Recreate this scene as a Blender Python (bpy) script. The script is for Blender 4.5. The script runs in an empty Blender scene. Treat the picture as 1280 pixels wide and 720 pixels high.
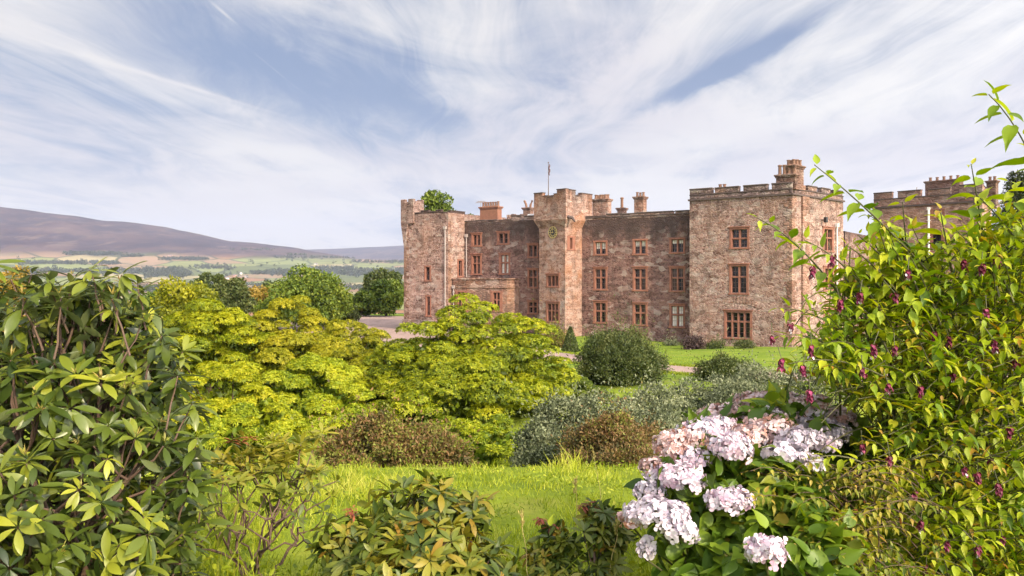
import bpy, math, random
import numpy as np
from mathutils import Vector

R = math.radians
S = bpy.context.scene
COL = S.collection
rng = np.random.default_rng(7)
random.seed(7)

# ------------------------------------------------------------------ camera
F = 1000.0          # focal length in photo pixels (photo 1280 wide)
EYE = 6.0           # eye height above the castle lawn
HOR = 348.0         # photo row of the level line
cam_d = bpy.data.cameras.new('camera')
cam = bpy.data.objects.new('camera', cam_d)
COL.objects.link(cam)
cam.location = (0, 0, EYE)
cam.rotation_euler = (R(90), 0, 0)
cam_d.sensor_width = 36
cam_d.lens = 36 * F / 1280
cam_d.shift_y = (HOR - 360) / 1280
cam_d.clip_start = 0.05
cam_d.clip_end = 60000
S.camera = cam

# ------------------------------------------------------------------ light
SUN_AZ, SUN_EL = 141.0, 30.0      # clockwise from +Y; behind the camera on the right
az, el = R(SUN_AZ), R(SUN_EL)
to_sun = Vector((math.sin(az) * math.cos(el), math.cos(az) * math.cos(el), math.sin(el)))
sun_d = bpy.data.lights.new('sun', 'SUN')
sun_d.energy = 3.4
sun_d.angle = R(2.0)
sun_d.color = (1.0, 0.80, 0.53)
sun = bpy.data.objects.new('sun', sun_d)
COL.objects.link(sun)
sun.rotation_euler = to_sun.to_track_quat('Z', 'Y').to_euler()

W = bpy.data.worlds.new('World')
S.world = W
W.use_nodes = True


class NT:
    """small node-tree helper"""
    def __init__(self, tree):
        self.t = tree
        tree.nodes.clear()

    def n(self, typ, ins=None, **props):
        nd = self.t.nodes.new(typ)
        for k, v in props.items():
            setattr(nd, k, v)
        for k, v in (ins or {}).items():
            self.set(nd.inputs[k], v)
        return nd

    def set(self, sock, v):
        if isinstance(v, bpy.types.NodeSocket):
            self.t.links.new(v, sock)
        elif isinstance(v, bpy.types.Node):
            self.t.links.new(v.outputs[0], sock)
        else:
            if isinstance(v, (tuple, list)) and len(v) == 3 and sock.type == 'RGBA':
                v = (*v, 1)
            sock.default_value = v

    def math(self, op, a, b=0.0, c=None, clamp=False):
        nd = self.n('ShaderNodeMath', operation=op, use_clamp=clamp)
        self.set(nd.inputs[0], a)
        self.set(nd.inputs[1], b)
        if c is not None:
            self.set(nd.inputs[2], c)
        return nd.outputs[0]

    def mix(self, f, a, b, blend='MIX'):
        nd = self.n('ShaderNodeMix', data_type='RGBA', blend_type=blend)
        self.set(nd.inputs[0], f)
        self.set(nd.inputs[6], a)
        self.set(nd.inputs[7], b)
        return nd.outputs[2]

    def ramp(self, f, stops, interp='LINEAR'):
        nd = self.n('ShaderNodeValToRGB')
        cr = nd.color_ramp
        cr.interpolation = interp
        while len(cr.elements) < len(stops):
            cr.elements.new(0.5)
        for e, (p, c) in zip(cr.elements, stops):
            e.position = p
            e.color = (c, c, c, 1) if isinstance(c, (int, float)) else (*c, 1)
        self.set(nd.inputs[0], f)
        return nd.outputs[0]

    def noise(self, vec, scale, detail=4, rough=0.55, dist=0.0, out=0):
        nd = self.n('ShaderNodeTexNoise', {'Scale': scale, 'Detail': detail, 'Roughness': rough, 'Distortion': dist})
        if vec is not None:
            self.set(nd.inputs['Vector'], vec)
        return nd.outputs[out]

    def mapping(self, vec, scale=(1, 1, 1), rot=(0, 0, 0), loc=(0, 0, 0)):
        nd = self.n('ShaderNodeMapping')
        self.set(nd.inputs['Vector'], vec)
        nd.inputs['Scale'].default_value = scale
        nd.inputs['Rotation'].default_value = rot
        nd.inputs['Location'].default_value = loc
        return nd.outputs[0]

    def mrange(self, v, a, b, c=0.0, d=1.0, smooth=True):
        nd = self.n('ShaderNodeMapRange', interpolation_type='SMOOTHSTEP' if smooth else 'LINEAR')
        self.set(nd.inputs[0], v)
        for i, x in zip((1, 2, 3, 4), (a, b, c, d)):
            nd.inputs[i].default_value = x
        return nd.outputs[0]


w = NT(W.node_tree)
sky = w.n('ShaderNodeTexSky', sky_type='NISHITA')
sky.sun_disc = False
sky.sun_elevation = el
sky.sun_rotation = az
sky.altitude = 50
sky.air_density = 1.0
sky.dust_density = 1.2
sky.ozone_density = 1.0
tc = w.n('ShaderNodeTexCoord')
sep = w.n('ShaderNodeSeparateXYZ', {0: tc.outputs['Generated']})
zz = w.math('ADD', w.math('MAXIMUM', sep.outputs[2], 0.0), 0.05)
cx = w.math('DIVIDE', sep.outputs[0], zz)
cy = w.math('DIVIDE', sep.outputs[1], zz)
cp = w.n('ShaderNodeCombineXYZ', {0: cx, 1: cy, 2: 0.0})
# high cirrus: bands running away from the viewer, a broad veil and fine fibres
bands = w.noise(w.mapping(cp, (0.50, 0.24, 1), (0, 0, R(14)), (3.1, 1.7, 0)), 1.0, 5, 0.55, 0.6)
veil = w.noise(w.mapping(cp, (0.30, 0.20, 1), (0, 0, R(-12)), (7.7, 2.2, 0)), 1.0, 3, 0.5, 0.4)
warp = w.noise(w.mapping(cp, (.45, .3, 1)), 1.0, 3, .5, 0.0, out=1)
wv = w.n('ShaderNodeVectorMath', {0: warp, 1: (.5, .5, .5)}, operation='SUBTRACT').outputs[0]
wv = w.n('ShaderNodeVectorMath', {0: wv, 'Scale': 1.7}, operation='SCALE').outputs[0]
cpw = w.n('ShaderNodeVectorMath', {0: cp, 1: wv}, operation='ADD').outputs[0]
fib = w.noise(w.mapping(cpw, (2.6, 0.42, 1), (0, 0, R(12)), (1.2, 5.1, 0)), 1.0, 8, 0.64, 0.7)
fib2 = w.noise(w.mapping(cp, (1.3, 0.8, 1), (0, 0, R(-35)), (4.2, 0.3, 0)), 1.3, 6, 0.6, 1.2)
dens = w.math('ADD', w.math('MULTIPLY', bands, 0.55), w.math('MULTIPLY', veil, 0.40))
dens = w.math('ADD', dens, w.math('MULTIPLY', fib, 0.58))
dens = w.math('ADD', dens, w.math('MULTIPLY', fib2, 0.30))
low = w.mrange(sep.outputs[2], 0.0, 0.24, 0.16, 0.0)
dens = w.math('ADD', dens, low)


def streak(x0, y0, x1, y1, wid, amp):
    """thicker or thinner streak of cirrus between two points of the cloud layer"""
    global dens
    L_ = math.hypot(x1 - x0, y1 - y0)
    ux, uy = (x1 - x0) / L_, (y1 - y0) / L_
    wx = w.math('ADD', cx, w.math('MULTIPLY', w.math('SUBTRACT', fib2, .5), wid * 2.2))
    dx, dy = w.math('SUBTRACT', wx, (x0 + x1) / 2), w.math('SUBTRACT', cy, (y0 + y1) / 2)
    a_ = w.math('ADD', w.math('MULTIPLY', dx, ux), w.math('MULTIPLY', dy, uy))
    b_ = w.math('SUBTRACT', w.math('MULTIPLY', dy, ux), w.math('MULTIPLY', dx, uy))
    q = w.math('ADD', w.math('POWER', w.math('ABSOLUTE', w.math('DIVIDE', a_, L_ * .55)), 2.0), w.math('POWER', w.math('ABSOLUTE', w.math('DIVIDE', b_, wid)), 2.0))
    g = w.math('MULTIPLY', w.math('EXPONENT', w.math('MULTIPLY', q, -1.0)), amp)
    dens = w.math('ADD', dens, g)


streak(.66, 3.75, 1.02, 2.6, .075, -.30)
streak(-1.10, 2.5, -.62, 4.0, .36, -.26)
streak(-.52, 3.2, -.30, 4.4, .16, -.16)
streak(-1.75, 2.5, -1.1, 4.3, .10, .13)
streak(-1.62, 2.9, -1.22, 3.7, .022, .10)
streak(.35, 3.6, .62, 2.5, .16, .16)
streak(1.2, 4.6, 1.9, 2.6, .5, .10)
streak(-.935, 2.50, -.925, 2.66, .007, .14)
streak(-.96, 2.98, -.93, 3.35, .006, .12)
streak(-1.9, 4.2, -.5, 5.6, .30, .12)
cov = w.mrange(dens, 0.69, 1.08)
# soft blue sky, then pale pinkish cloud lit from the right
hs = w.n('ShaderNodeHueSaturation', {'Saturation': 0.95, 'Value': 1.15, 'Color': sky.outputs[0]})
sky_c = w.mix(0.6, hs.outputs[0], (3.9, 5.6, 9.6))
tintn = w.noise(w.mapping(cp, (0.5, 0.3, 1), (0, 0, 0), (9, 3, 0)), 1.0, 3)
cl_c = w.mix(w.mrange(tintn, 0.4, 0.62), (9.2, 8.7, 8.8), (10.9, 10.5, 9.9))
hz_c = w.mix(w.mrange(sep.outputs[2], 0.0, 0.16), (12.4, 11.3, 10.0), cl_c)
# thin cloud scatters sunlight forwards; boosted behind the camera as added fill light
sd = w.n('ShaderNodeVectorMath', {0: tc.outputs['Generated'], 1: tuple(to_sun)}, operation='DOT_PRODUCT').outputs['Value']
fill_glow = w.math('POWER', w.math('MULTIPLY', w.math('ADD', sd, 1.0), 0.5), 5.0)
cl_k = w.math('ADD', 0.46, w.math('MULTIPLY', fill_glow, 6.0))
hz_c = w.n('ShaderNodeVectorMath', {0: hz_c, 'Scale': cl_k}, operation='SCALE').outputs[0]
sky_c = w.n('ShaderNodeVectorMath', {0: sky_c, 'Scale': 0.32}, operation='SCALE').outputs[0]
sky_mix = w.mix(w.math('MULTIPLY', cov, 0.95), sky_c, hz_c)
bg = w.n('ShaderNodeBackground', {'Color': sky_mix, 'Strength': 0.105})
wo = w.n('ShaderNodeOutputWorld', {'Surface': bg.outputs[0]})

S.render.engine = 'CYCLES'
S.cycles.use_denoising = True
S.cycles.max_bounces = 8
S.cycles.transparent_max_bounces = 8
S.cycles.volume_bounces = 0
S.view_settings.view_transform = 'Standard'
S.view_settings.look = 'None'
S.view_settings.exposure = 0.86
S.view_settings.gamma = 1.0
S.view_settings.use_curve_mapping = False


# ------------------------------------------------------------------ helpers
def at(px, py, Y):
    """photo pixel at distance Y -> world point"""
    return np.array(((px - 640) / F * Y, Y, EYE + (HOR - py) / F * Y))


def link_mesh(name, V, Fc, mats, parent=None, smooth=False, attr=None, fmat=None):
    """mesh from numpy arrays; Fc is (M,3) or (M,4); attr = per-face float 'tone'"""
    V = np.asarray(V, np.float32)
    Fc = np.asarray(Fc, np.int32)
    me = bpy.data.meshes.new(name)
    me.vertices.add(len(V))
    me.vertices.foreach_set('co', V.ravel())
    m, k = Fc.shape
    me.loops.add(m * k)
    me.loops.foreach_set('vertex_index', Fc.ravel())
    me.polygons.add(m)
    me.polygons.foreach_set('loop_start', np.arange(0, m * k, k, dtype=np.int32))
    if smooth:
        me.polygons.foreach_set('use_smooth', np.ones(m, bool))
    if fmat is not None:
        me.polygons.foreach_set('material_index', np.asarray(fmat, np.int32))
    if attr is not None:
        a = me.attributes.new('tone', 'FLOAT', 'FACE')
        a.data.foreach_set('value', np.asarray(attr, np.float32))
    me.update(calc_edges=True)
    for mt in (mats if isinstance(mats, (list, tuple)) else [mats]):
        me.materials.append(mt)
    o = bpy.data.objects.new(name, me)
    COL.objects.link(o)
    if parent:
        o.parent = parent
    return o


def tag(o, label=None, cat=None, group=None, kind=None):
    for k, v in (('label', label), ('category', cat), ('group', group), ('kind', kind)):
        if v:
            o[k] = v
    return o


def thing(name, label, cat, group=None):
    o = bpy.data.objects.new(name, None)
    o.empty_display_size = 0.2
    COL.objects.link(o)
    return tag(o, label, cat, group)


class MB:
    """collects triangles/quads as lists, all stored as polygons of any size"""
    def __init__(self):
        self.v, self.f, self.m = [], [], []

    def poly(self, pts, m=0):
        b = len(self.v)
        self.v += [tuple(p) for p in pts]
        self.f.append(tuple(range(b, b + len(pts))))
        self.m.append(m)

    def hexa(self, c, m=0):
        """8 corners: bottom loop 0-3 (counter-clockwise from above), top loop 4-7"""
        b = len(self.v)
        self.v += [tuple(p) for p in c]
        for q in ((3, 2, 1, 0), (4, 5, 6, 7), (0, 1, 5, 4), (1, 2, 6, 5), (2, 3, 7, 6), (3, 0, 4, 7)):
            self.f.append(tuple(b + i for i in q))
            self.m.append(m)

    def box(self, o, ax, ay, z0, z1, m=0, taper=0.0):
        """box on plan origin o with plan vectors ax, ay"""
        o, ax, ay = (np.array(q[:2], float) for q in (o, ax, ay))
        p = [o, o + ax, o + ax + ay, o + ay]
        if ax[0] * ay[1] - ax[1] * ay[0] < 0:
            p = [p[0], p[3], p[2], p[1]]
        c = sum(p) / 4
        t = [q + (c - q) * taper for q in p]
        self.hexa([(*q, z0) for q in p] + [(*q, z1) for q in t], m)

    def lathe(self, c, prof, n=12, m=0):
        """profile [(r,z)] turned round the vertical through plan point c"""
        b = len(self.v)
        for r, z in prof:
            for i in range(n):
                a = 2 * math.pi * i / n
                self.v.append((c[0] + r * math.cos(a), c[1] + r * math.sin(a), z))
        for j in range(len(prof) - 1):
            for i in range(n):
                k = (i + 1) % n
                self.f.append((b + j * n + i, b + j * n + k, b + (j + 1) * n + k, b + (j + 1) * n + i))
                self.m.append(m)
        self.f.append(tuple(b + (len(prof) - 1) * n + i for i in range(n)))
        self.m.append(m)
        self.f.append(tuple(b + i for i in reversed(range(n))))
        self.m.append(m)

    def tube(self, pts, rad, n=6, m=0):
        V, Fq = tube_np(np.array(pts, float), np.array(rad, float) if np.ndim(rad) else np.full(len(pts), rad), n)
        b = len(self.v)
        self.v += [tuple(p) for p in V]
        for q in Fq:
            self.f.append(tuple(int(b + i) for i in q))
            self.m.append(m)

    def build(self, name, mats, parent=None, bevel=0.0, smooth=False):
        me = bpy.data.meshes.new(name)
        me.from_pydata(self.v, [], self.f)
        for mt in (mats if isinstance(mats, (list, tuple)) else [mats]):
            me.materials.append(mt)
        me.polygons.foreach_set('material_index', np.array(self.m, np.int32))
        if smooth:
            me.polygons.foreach_set('use_smooth', np.ones(len(self.f), bool))
        me.update()
        o = bpy.data.objects.new(name, me)
        COL.objects.link(o)
        if parent:
            o.parent = parent
        if bevel:
            b = o.modifiers.new('bevel', 'BEVEL')
            b.width = bevel
            b.segments = 1
            b.limit_method = 'ANGLE'
        return o


def nrm(a):
    a = np.asarray(a, float)
    return a / np.maximum(np.linalg.norm(a, axis=-1, keepdims=True), 1e-9)


def tube_np(P, rad, n=5):
    T = np.gradient(P, axis=0)
    T = nrm(T)
    ref = np.where(np.abs(T[:, 2:3]) > 0.9, np.array([[1.0, 0, 0]]), np.array([[0, 0, 1.0]]))
    A = nrm(np.cross(T, ref))
    B = np.cross(T, A)
    a = np.linspace(0, 2 * math.pi, n, endpoint=False)
    V = P[:, None, :] + rad[:, None, None] * (A[:, None, :] * np.cos(a)[None, :, None] + B[:, None, :] * np.sin(a)[None, :, None])
    V = V.reshape(-1, 3)
    k = len(P)
    i = np.arange(n)
    j = (i + 1) % n
    Q = []
    for s in range(k - 1):
        Q.append(np.stack([s * n + i, s * n + j, (s + 1) * n + j, (s + 1) * n + i], 1))
    return V, np.concatenate(Q)


class Tubes:
    def __init__(self):
        self.V, self.Q, self.b = [], [], 0

    def add(self, P, r0, r1, n=5):
        P = np.asarray(P, float)
        V, Q = tube_np(P, np.linspace(r0, r1, len(P)), n)
        self.V.append(V)
        self.Q.append(Q + self.b)
        self.b += len(V)

    def curve(self, a, b, r0, r1, sag=0.0, wob=0.0, k=6, n=5):
        a, b = np.asarray(a, float), np.asarray(b, float)
        t = np.linspace(0, 1, k)[:, None]
        P = a + (b - a) * t
        P[:, 2] += sag * (4 * t * (1 - t))[:, 0]
        if wob:
            P[1:-1] += rng.normal(0, wob, (k - 2, 3))
        self.add(P, r0, r1, n)
        return P

    def build(self, name, mat, parent=None, smooth=True):
        return link_mesh(name, np.concatenate(self.V), np.concatenate(self.Q), mat, parent, smooth)


# leaf templates: (t along, s across, lift); triangles
def _fine(prof):
    """leaf outline from half-widths at stations along the midrib"""
    ts = [0.0] + [p[0] for p in prof] + [1.0]
    k = len(prof)
    v = [(t, 0, 0) for t in ts]
    v += [(t, x, 1) for t, x in prof]
    v += [(t, -x, 1) for t, x in prof]
    f = []
    for b, fl in ((k + 2, 0), (k + 2 + k, 1)):
        q = [(0, 1, b)]
        for i in range(k - 1):
            q += [(1 + i, 2 + i, b + i + 1), (1 + i, b + i + 1, b + i)]
        q += [(k, k + 1, b + k - 1)]
        f += [(c, bb, a) if fl else (a, bb, c) for a, bb, c in q]
    return np.array(v, float), np.array(f)


T_OVAL = _fine([(.12, .17), (.3, .38), (.5, .5), (.7, .46), (.88, .25)])          # rhododendron
T_OVATE = _fine([(.06, .24), (.2, .47), (.38, .5), (.58, .36), (.78, .17)])        # pointed, widest near the base
T_FOLD = (np.array([(0, 0, 0), (0.45, 0.5, 1), (1, 0, 0), (0.45, -0.5, 1)], float), np.array([(0, 2, 1), (0, 3, 2)]))
T_PETAL = (np.array([(0, 0, 0), (0.55, 0.55, 0.6), (1, 0.25, 1), (1, -0.25, 1), (0.55, -0.55, 0.6)], float),
           np.array([(0, 2, 1), (0, 3, 2), (0, 4, 3)]))
T_BLADE = (np.array([(0, 0.5, 0), (0, -0.5, 0), (0.55, 0.35, 0), (0.55, -0.35, 0), (1, 0, 0)], float),
           np.array([(0, 1, 3), (0, 3, 2), (2, 3, 4)]))


def leaves(P, D, N, L, Wd, tmpl=T_FOLD, bend=0.15, fold=0.18):
    """arrays of leaves -> V, F, owner index per face"""
    P, D = np.asarray(P, float), nrm(D)
    N = np.asarray(N, float)
    N = nrm(N - D * np.sum(N * D, 1, keepdims=True))
    Yv = np.cross(N, D)
    n = len(P)
    L = np.broadcast_to(L, n)[:, None, None]
    Wd = np.broadcast_to(Wd, n)[:, None, None]
    bend = np.broadcast_to(bend, n)[:, None, None]
    tv, tf = tmpl
    t, s, l = tv[None, :, 0:1], tv[None, :, 1:2], tv[None, :, 2:3]
    V = (P[:, None] + D[:, None] * (t * L * (1 - 0.25 * bend * t)) + Yv[:, None] * (s * Wd)
         + N[:, None] * (l * fold * Wd - bend * L * t * t))
    k = len(tv)
    Fc = tf[None] + (np.arange(n) * k)[:, None, None]
    return V.reshape(-1, 3), Fc.reshape(-1, 3), np.repeat(np.arange(n), len(tf))


class Leaves:
    def __init__(self):
        self.V, self.F, self.T, self.b = [], [], [], 0

    def add(self, P, D, N, L, Wd, tone, **kw):
        if len(P) == 0:
            return
        V, Fc, own = leaves(P, D, N, L, Wd, **kw)
        self.V.append(V)
        self.F.append(Fc + self.b)
        self.b += len(V)
        self.T.append(np.broadcast_to(tone, len(P))[own])

    def build(self, name, mat, parent=None, smooth=False):
        return link_mesh(name, np.concatenate(self.V), np.concatenate(self.F), mat, parent, smooth, np.concatenate(self.T))


def rand_dirs(n):
    return nrm(rng.normal(size=(n, 3)))


def rosettes(P, A, n, L, Wd, tone, out, elev=(0.0, 0.6), tmpl=T_FOLD, bend=0.2, fold=0.15, tj=0.12):
    """n leaves whorled round axis A at each tip P"""
    P, A = np.asarray(P, float), nrm(A)
    m = len(P)
    ref = nrm(np.cross(A, rand_dirs(m)))
    B = np.cross(A, ref)
    ang = (np.arange(n)[None] * 2.39996 + rng.uniform(0, 6.28, (m, 1)) + rng.normal(0, .2, (m, n)))
    rad = ref[:, None] * np.cos(ang)[..., None] + B[:, None] * np.sin(ang)[..., None]
    e = rng.uniform(elev[0], elev[1], (m, n, 1))
    D = rad * np.cos(e) + A[:, None] * np.sin(e)
    N = A[:, None] * np.cos(e) - rad * np.sin(e)
    s = rng.uniform(.65, 1.1, (m, n)) * (np.broadcast_to(L, m)[:, None])
    tt = np.clip(np.broadcast_to(tone, m)[:, None] + rng.normal(0, tj, (m, n)), 0, 1)
    Pp = np.repeat(P[:, None], n, 1) + D * 0.06 * np.broadcast_to(L, m)[:, None, None]
    out.add(Pp.reshape(-1, 3), D.reshape(-1, 3), N.reshape(-1, 3), s.ravel(), s.ravel() * Wd, tt.ravel(),
            tmpl=tmpl, bend=bend, fold=fold)


# ------------------------------------------------------------------ materials
def mat(name):
    m = bpy.data.materials.new(name)
    m.use_nodes = True
    return m, NT(m.node_tree)


def finish(t, shader, disp=None):
    o = t.n('ShaderNodeOutputMaterial', {'Surface': shader})
    return o


def bump(t, h, strength=0.4, dist=0.02):
    return t.n('ShaderNodeBump', {'Height': h, 'Strength': strength, 'Distance': dist}).outputs[0]


def simple(name, col, rough=0.6, metal=0.0, var=0.15, scale=6.0):
    m, t = mat(name)
    tcn = t.n('ShaderNodeTexCoord')
    nz = t.noise(tcn.outputs['Object'], scale, 4)
    c = t.mix(nz, tuple(x * (1 - var) for x in col), tuple(min(1, x * (1 + var)) for x in col))
    b = t.n('ShaderNodeBsdfPrincipled', {'Base Color': c, 'Roughness': rough, 'Metallic': metal})
    finish(t, b.outputs[0])
    return m


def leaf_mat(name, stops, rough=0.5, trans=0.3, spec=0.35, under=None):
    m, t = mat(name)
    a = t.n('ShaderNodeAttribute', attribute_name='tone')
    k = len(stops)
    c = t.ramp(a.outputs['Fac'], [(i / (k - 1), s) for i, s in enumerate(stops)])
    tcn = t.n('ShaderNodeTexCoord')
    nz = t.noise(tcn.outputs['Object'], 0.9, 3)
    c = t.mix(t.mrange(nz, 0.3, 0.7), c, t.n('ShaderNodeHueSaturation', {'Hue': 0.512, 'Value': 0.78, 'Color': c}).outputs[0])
    if under:
        g = t.n('ShaderNodeNewGeometry')
        c = t.mix(t.math('MULTIPLY', g.outputs['Backfacing'], 0.7), c, under)
    b = t.n('ShaderNodeBsdfPrincipled', {'Base Color': c, 'Roughness': rough, 'Specular IOR Level': spec})
    if trans:
        tr = t.n('ShaderNodeBsdfTranslucent', {'Color': t.n('ShaderNodeHueSaturation', {'Saturation': 1.1, 'Value': 1.3, 'Color': c}).outputs[0]})
        mx = t.n('ShaderNodeMixShader', {0: trans, 1: b.outputs[0], 2: tr.outputs[0]})
        finish(t, mx.outputs[0])
    else:
        finish(t, b.outputs[0])
    return m


def masonry(name, cols, mortar, cell=0.34, stain_top=None, stain=0.0, warm=(0.45, 0.25, 0.15), warm_amt=0.3):
    m, t = mat(name)
    tcn = t.n('ShaderNodeTexCoord')
    ob = tcn.outputs['Object']
    wob = t.noise(ob, 2.2, 2, out=1)
    vec = t.n('ShaderNodeMix', data_type='RGBA', blend_type='LINEAR_LIGHT')
    vec.inputs[0].default_value = 0.12
    t.set(vec.inputs[6], ob)
    t.set(vec.inputs[7], wob)
    sv = t.mapping(vec.outputs[2], (1 / cell, 1 / cell, 1.9 / cell))
    vor = t.n('ShaderNodeTexVoronoi', {'Vector': sv, 'Scale': 1.0, 'Randomness': 0.9})
    edge = t.n('ShaderNodeTexVoronoi', {'Vector': sv, 'Scale': 1.0, 'Randomness': 0.9}, feature='DISTANCE_TO_EDGE')
    k = len(cols)
    sepc = t.n('ShaderNodeSeparateColor', {0: vor.outputs['Color']})
    c = t.ramp(sepc.outputs[0], [(i / (k - 1), x) for i, x in enumerate(cols)])
    c = t.mix(t.math('MULTIPLY', sepc.outputs[1], 0.35), c, t.n('ShaderNodeHueSaturation', {'Value': 0.5, 'Color': c}).outputs[0])
    fine = t.noise(ob, 14, 5)
    c = t.mix(t.mrange(fine, 0.35, 0.75, 0, 0.5), c, t.n('ShaderNodeHueSaturation', {'Value': 1.5, 'Saturation': 0.8, 'Color': c}).outputs[0])
    mo = t.mrange(edge.outputs['Distance'], 0.02, 0.13, 1, 0)
    c = t.mix(t.math('MULTIPLY', mo, 0.75), c, mortar)
    big = t.noise(ob, 0.35, 5, 0.6)
    blot = t.noise(t.mapping(ob, (.8, .8, .55)), 1.0, 6, .68)
    c = t.mix(t.mrange(blot, .48, .64, 0, .65), c, t.n('ShaderNodeHueSaturation', {'Value': .42, 'Saturation': .85, 'Color': c}).outputs[0])
    crs = t.noise(t.mapping(ob, (.22, .22, 3.1), (0, 0, 0), (3, 7, 2)), 1.0, 3, .6)
    c = t.mix(t.mrange(crs, .36, .50, .42, 0), c, t.n('ShaderNodeHueSaturation', {'Value': .45, 'Color': c}).outputs[0])
    c = t.mix(t.mrange(crs, .57, .70, 0, .28), c, t.n('ShaderNodeHueSaturation', {'Value': 1.5, 'Saturation': .75, 'Color': c}).outputs[0])
    bigs = t.n('ShaderNodeTexVoronoi', {'Vector': t.mapping(vec.outputs[2], (.42 / cell, .42 / cell, .75 / cell)), 'Scale': 1.0, 'Randomness': 1.0})
    sb = t.n('ShaderNodeSeparateColor', {0: bigs.outputs['Color']})
    c = t.mix(t.mrange(sb.outputs[0], .6, 1.0, 0, .6), c, t.n('ShaderNodeHueSaturation', {'Value': .5, 'Saturation': 1.1, 'Color': c}).outputs[0])
    c = t.mix(t.mrange(sb.outputs[1], .7, 1.0, 0, .5), c, (.46, .39, .34))
    drip = t.noise(t.mapping(ob, (1.6, 1.6, .16), (0, 0, 0), (5, 2, 1)), 1.0, 5, .6)
    c = t.mix(t.mrange(drip, .56, .70, 0, .45), c, (.10, .065, .055))
    c = t.mix(t.mrange(big, 0.45, 0.72, 0, warm_amt), c, warm)
    if stain_top:
        sp = t.n('ShaderNodeSeparateXYZ', {0: ob})
        st = t.noise(t.mapping(ob, (0.9, 0.9, 0.14)), 1.0, 5, 0.65)
        hgt = t.mrange(sp.outputs[2], stain_top[0], stain_top[1])
        f = t.mrange(t.math('ADD', t.math('MULTIPLY', st, 0.9), t.math('MULTIPLY', hgt, 0.55)), 0.62, 0.98, 0, stain)
        c = t.mix(f, c, (0.06, 0.045, 0.042))
    lich = t.noise(ob, 1.7, 6, 0.7)
    c = t.mix(t.mrange(lich, 0.62, 0.75, 0, 0.5), c, (0.42, 0.36, 0.30))
    hgt2 = t.math('ADD', t.math('MULTIPLY', t.mrange(edge.outputs['Distance'], 0.0, 0.2), 1.0), t.math('MULTIPLY', fine, 0.5))
    b = t.n('ShaderNodeBsdfPrincipled', {'Base Color': c, 'Roughness': 0.9, 'Specular IOR Level': 0.15,
                                         'Normal': bump(t, hgt2, 0.9, 0.06)})
    finish(t, b.outputs[0])
    return m

M_STONE = masonry('rubble_stone', [(0.144, 0.069, 0.057), (0.321, 0.184, 0.146), (0.456, 0.309, 0.258), (0.245, 0.114, 0.088), (0.389, 0.261, 0.217), (0.178, 0.101, 0.088)],
                  (0.507, 0.371, 0.308), 0.27, (9.0, 14.5), 0.30, warm=(0.422, 0.220, 0.141))
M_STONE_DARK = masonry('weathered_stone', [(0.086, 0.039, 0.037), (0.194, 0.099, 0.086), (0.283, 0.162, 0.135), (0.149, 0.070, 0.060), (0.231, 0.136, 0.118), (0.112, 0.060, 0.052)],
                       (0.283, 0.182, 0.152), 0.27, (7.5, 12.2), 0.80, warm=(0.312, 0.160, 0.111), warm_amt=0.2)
M_STONE_PALE = masonry('lime_washed_stone', [(0.211, 0.101, 0.075), (0.355, 0.199, 0.149), (0.440, 0.281, 0.220), (0.287, 0.146, 0.100), (0.380, 0.244, 0.199)],
                       (0.490, 0.342, 0.275), 0.28, (10.5, 16.5), 0.6, warm=(0.422, 0.175, 0.075), warm_amt=0.6)
M_STONE_RED = masonry('red_ashlar', [(0.205, 0.095, 0.066), (0.295, 0.159, 0.114), (0.353, 0.215, 0.158), (0.238, 0.120, 0.088)], (0.246, 0.163, 0.123), 0.5, (12, 15), 0.45)
M_STONE_GATE = masonry('brown_ashlar', [(.30, .14, .105), (.44, .235, .175), (.50, .30, .23), (.36, .18, .14)], (.36, .23, .18), 0.5, (12, 16), 0.35)
M_PLINTH = masonry('plinth_rubble', [(.09, .065, .06), (.24, .18, .165), (.36, .30, .27), (.14, .10, .095)], (.20, .15, .13), 0.55)
M_PARAPET = masonry('parapet_stone', [(.13, .09, .085), (.22, .15, .135), (.30, .22, .2), (.10, .07, .068)], (.16, .11, .10), 0.42)
M_RED = simple('red_sandstone', (.235, .10, .066), 0.88, var=0.55, scale=2.2)
M_COPE = simple('dark_coping', (.085, .06, .055), 0.9, var=0.5, scale=3)
M_LEADWHITE = simple('pale_lead', (.5, .47, .46), 0.6)
M_POT = simple('chimney_clay', (0.180, 0.097, 0.063), 0.8, var=0.4, scale=5)
M_BRICK = simple('chimney_brick', (0.221, 0.101, 0.063), 0.85, var=0.4, scale=6)
M_PIPE = simple('pipe_paint', (.34, .29, .27), 0.6)
M_BAR = simple('window_bar_paint', (.17, .10, .08), 0.6)
M_WHITE = simple('white_paint', (.75, .72, .68), 0.5)
M_CURTAIN = simple('pale_blind', (.70, .66, .60), 0.8)
M_BLACK = simple('black_paint', (.018, .018, .02), 0.45)
M_GOLD = simple('gilding', (.60, .46, .18), 0.45, 0.4)
M_ROOF = simple('roof_lead', (.13, .12, .12), 0.7)
M_SLATE = simple('house_slate', (.16, .15, .17), 0.8)
M_FLAG = simple('flag_cloth', (.10, .05, .05), 0.8)
M_BARK = simple('bark', (.11, .075, .055), 0.9, var=0.4, scale=9)
M_TWIG = simple('twig_bark', (.105, .065, .045), 0.85, var=0.4, scale=20)
M_CANE = simple('green_cane', (.065, .065, .022), 0.6, var=0.4, scale=12)


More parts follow.
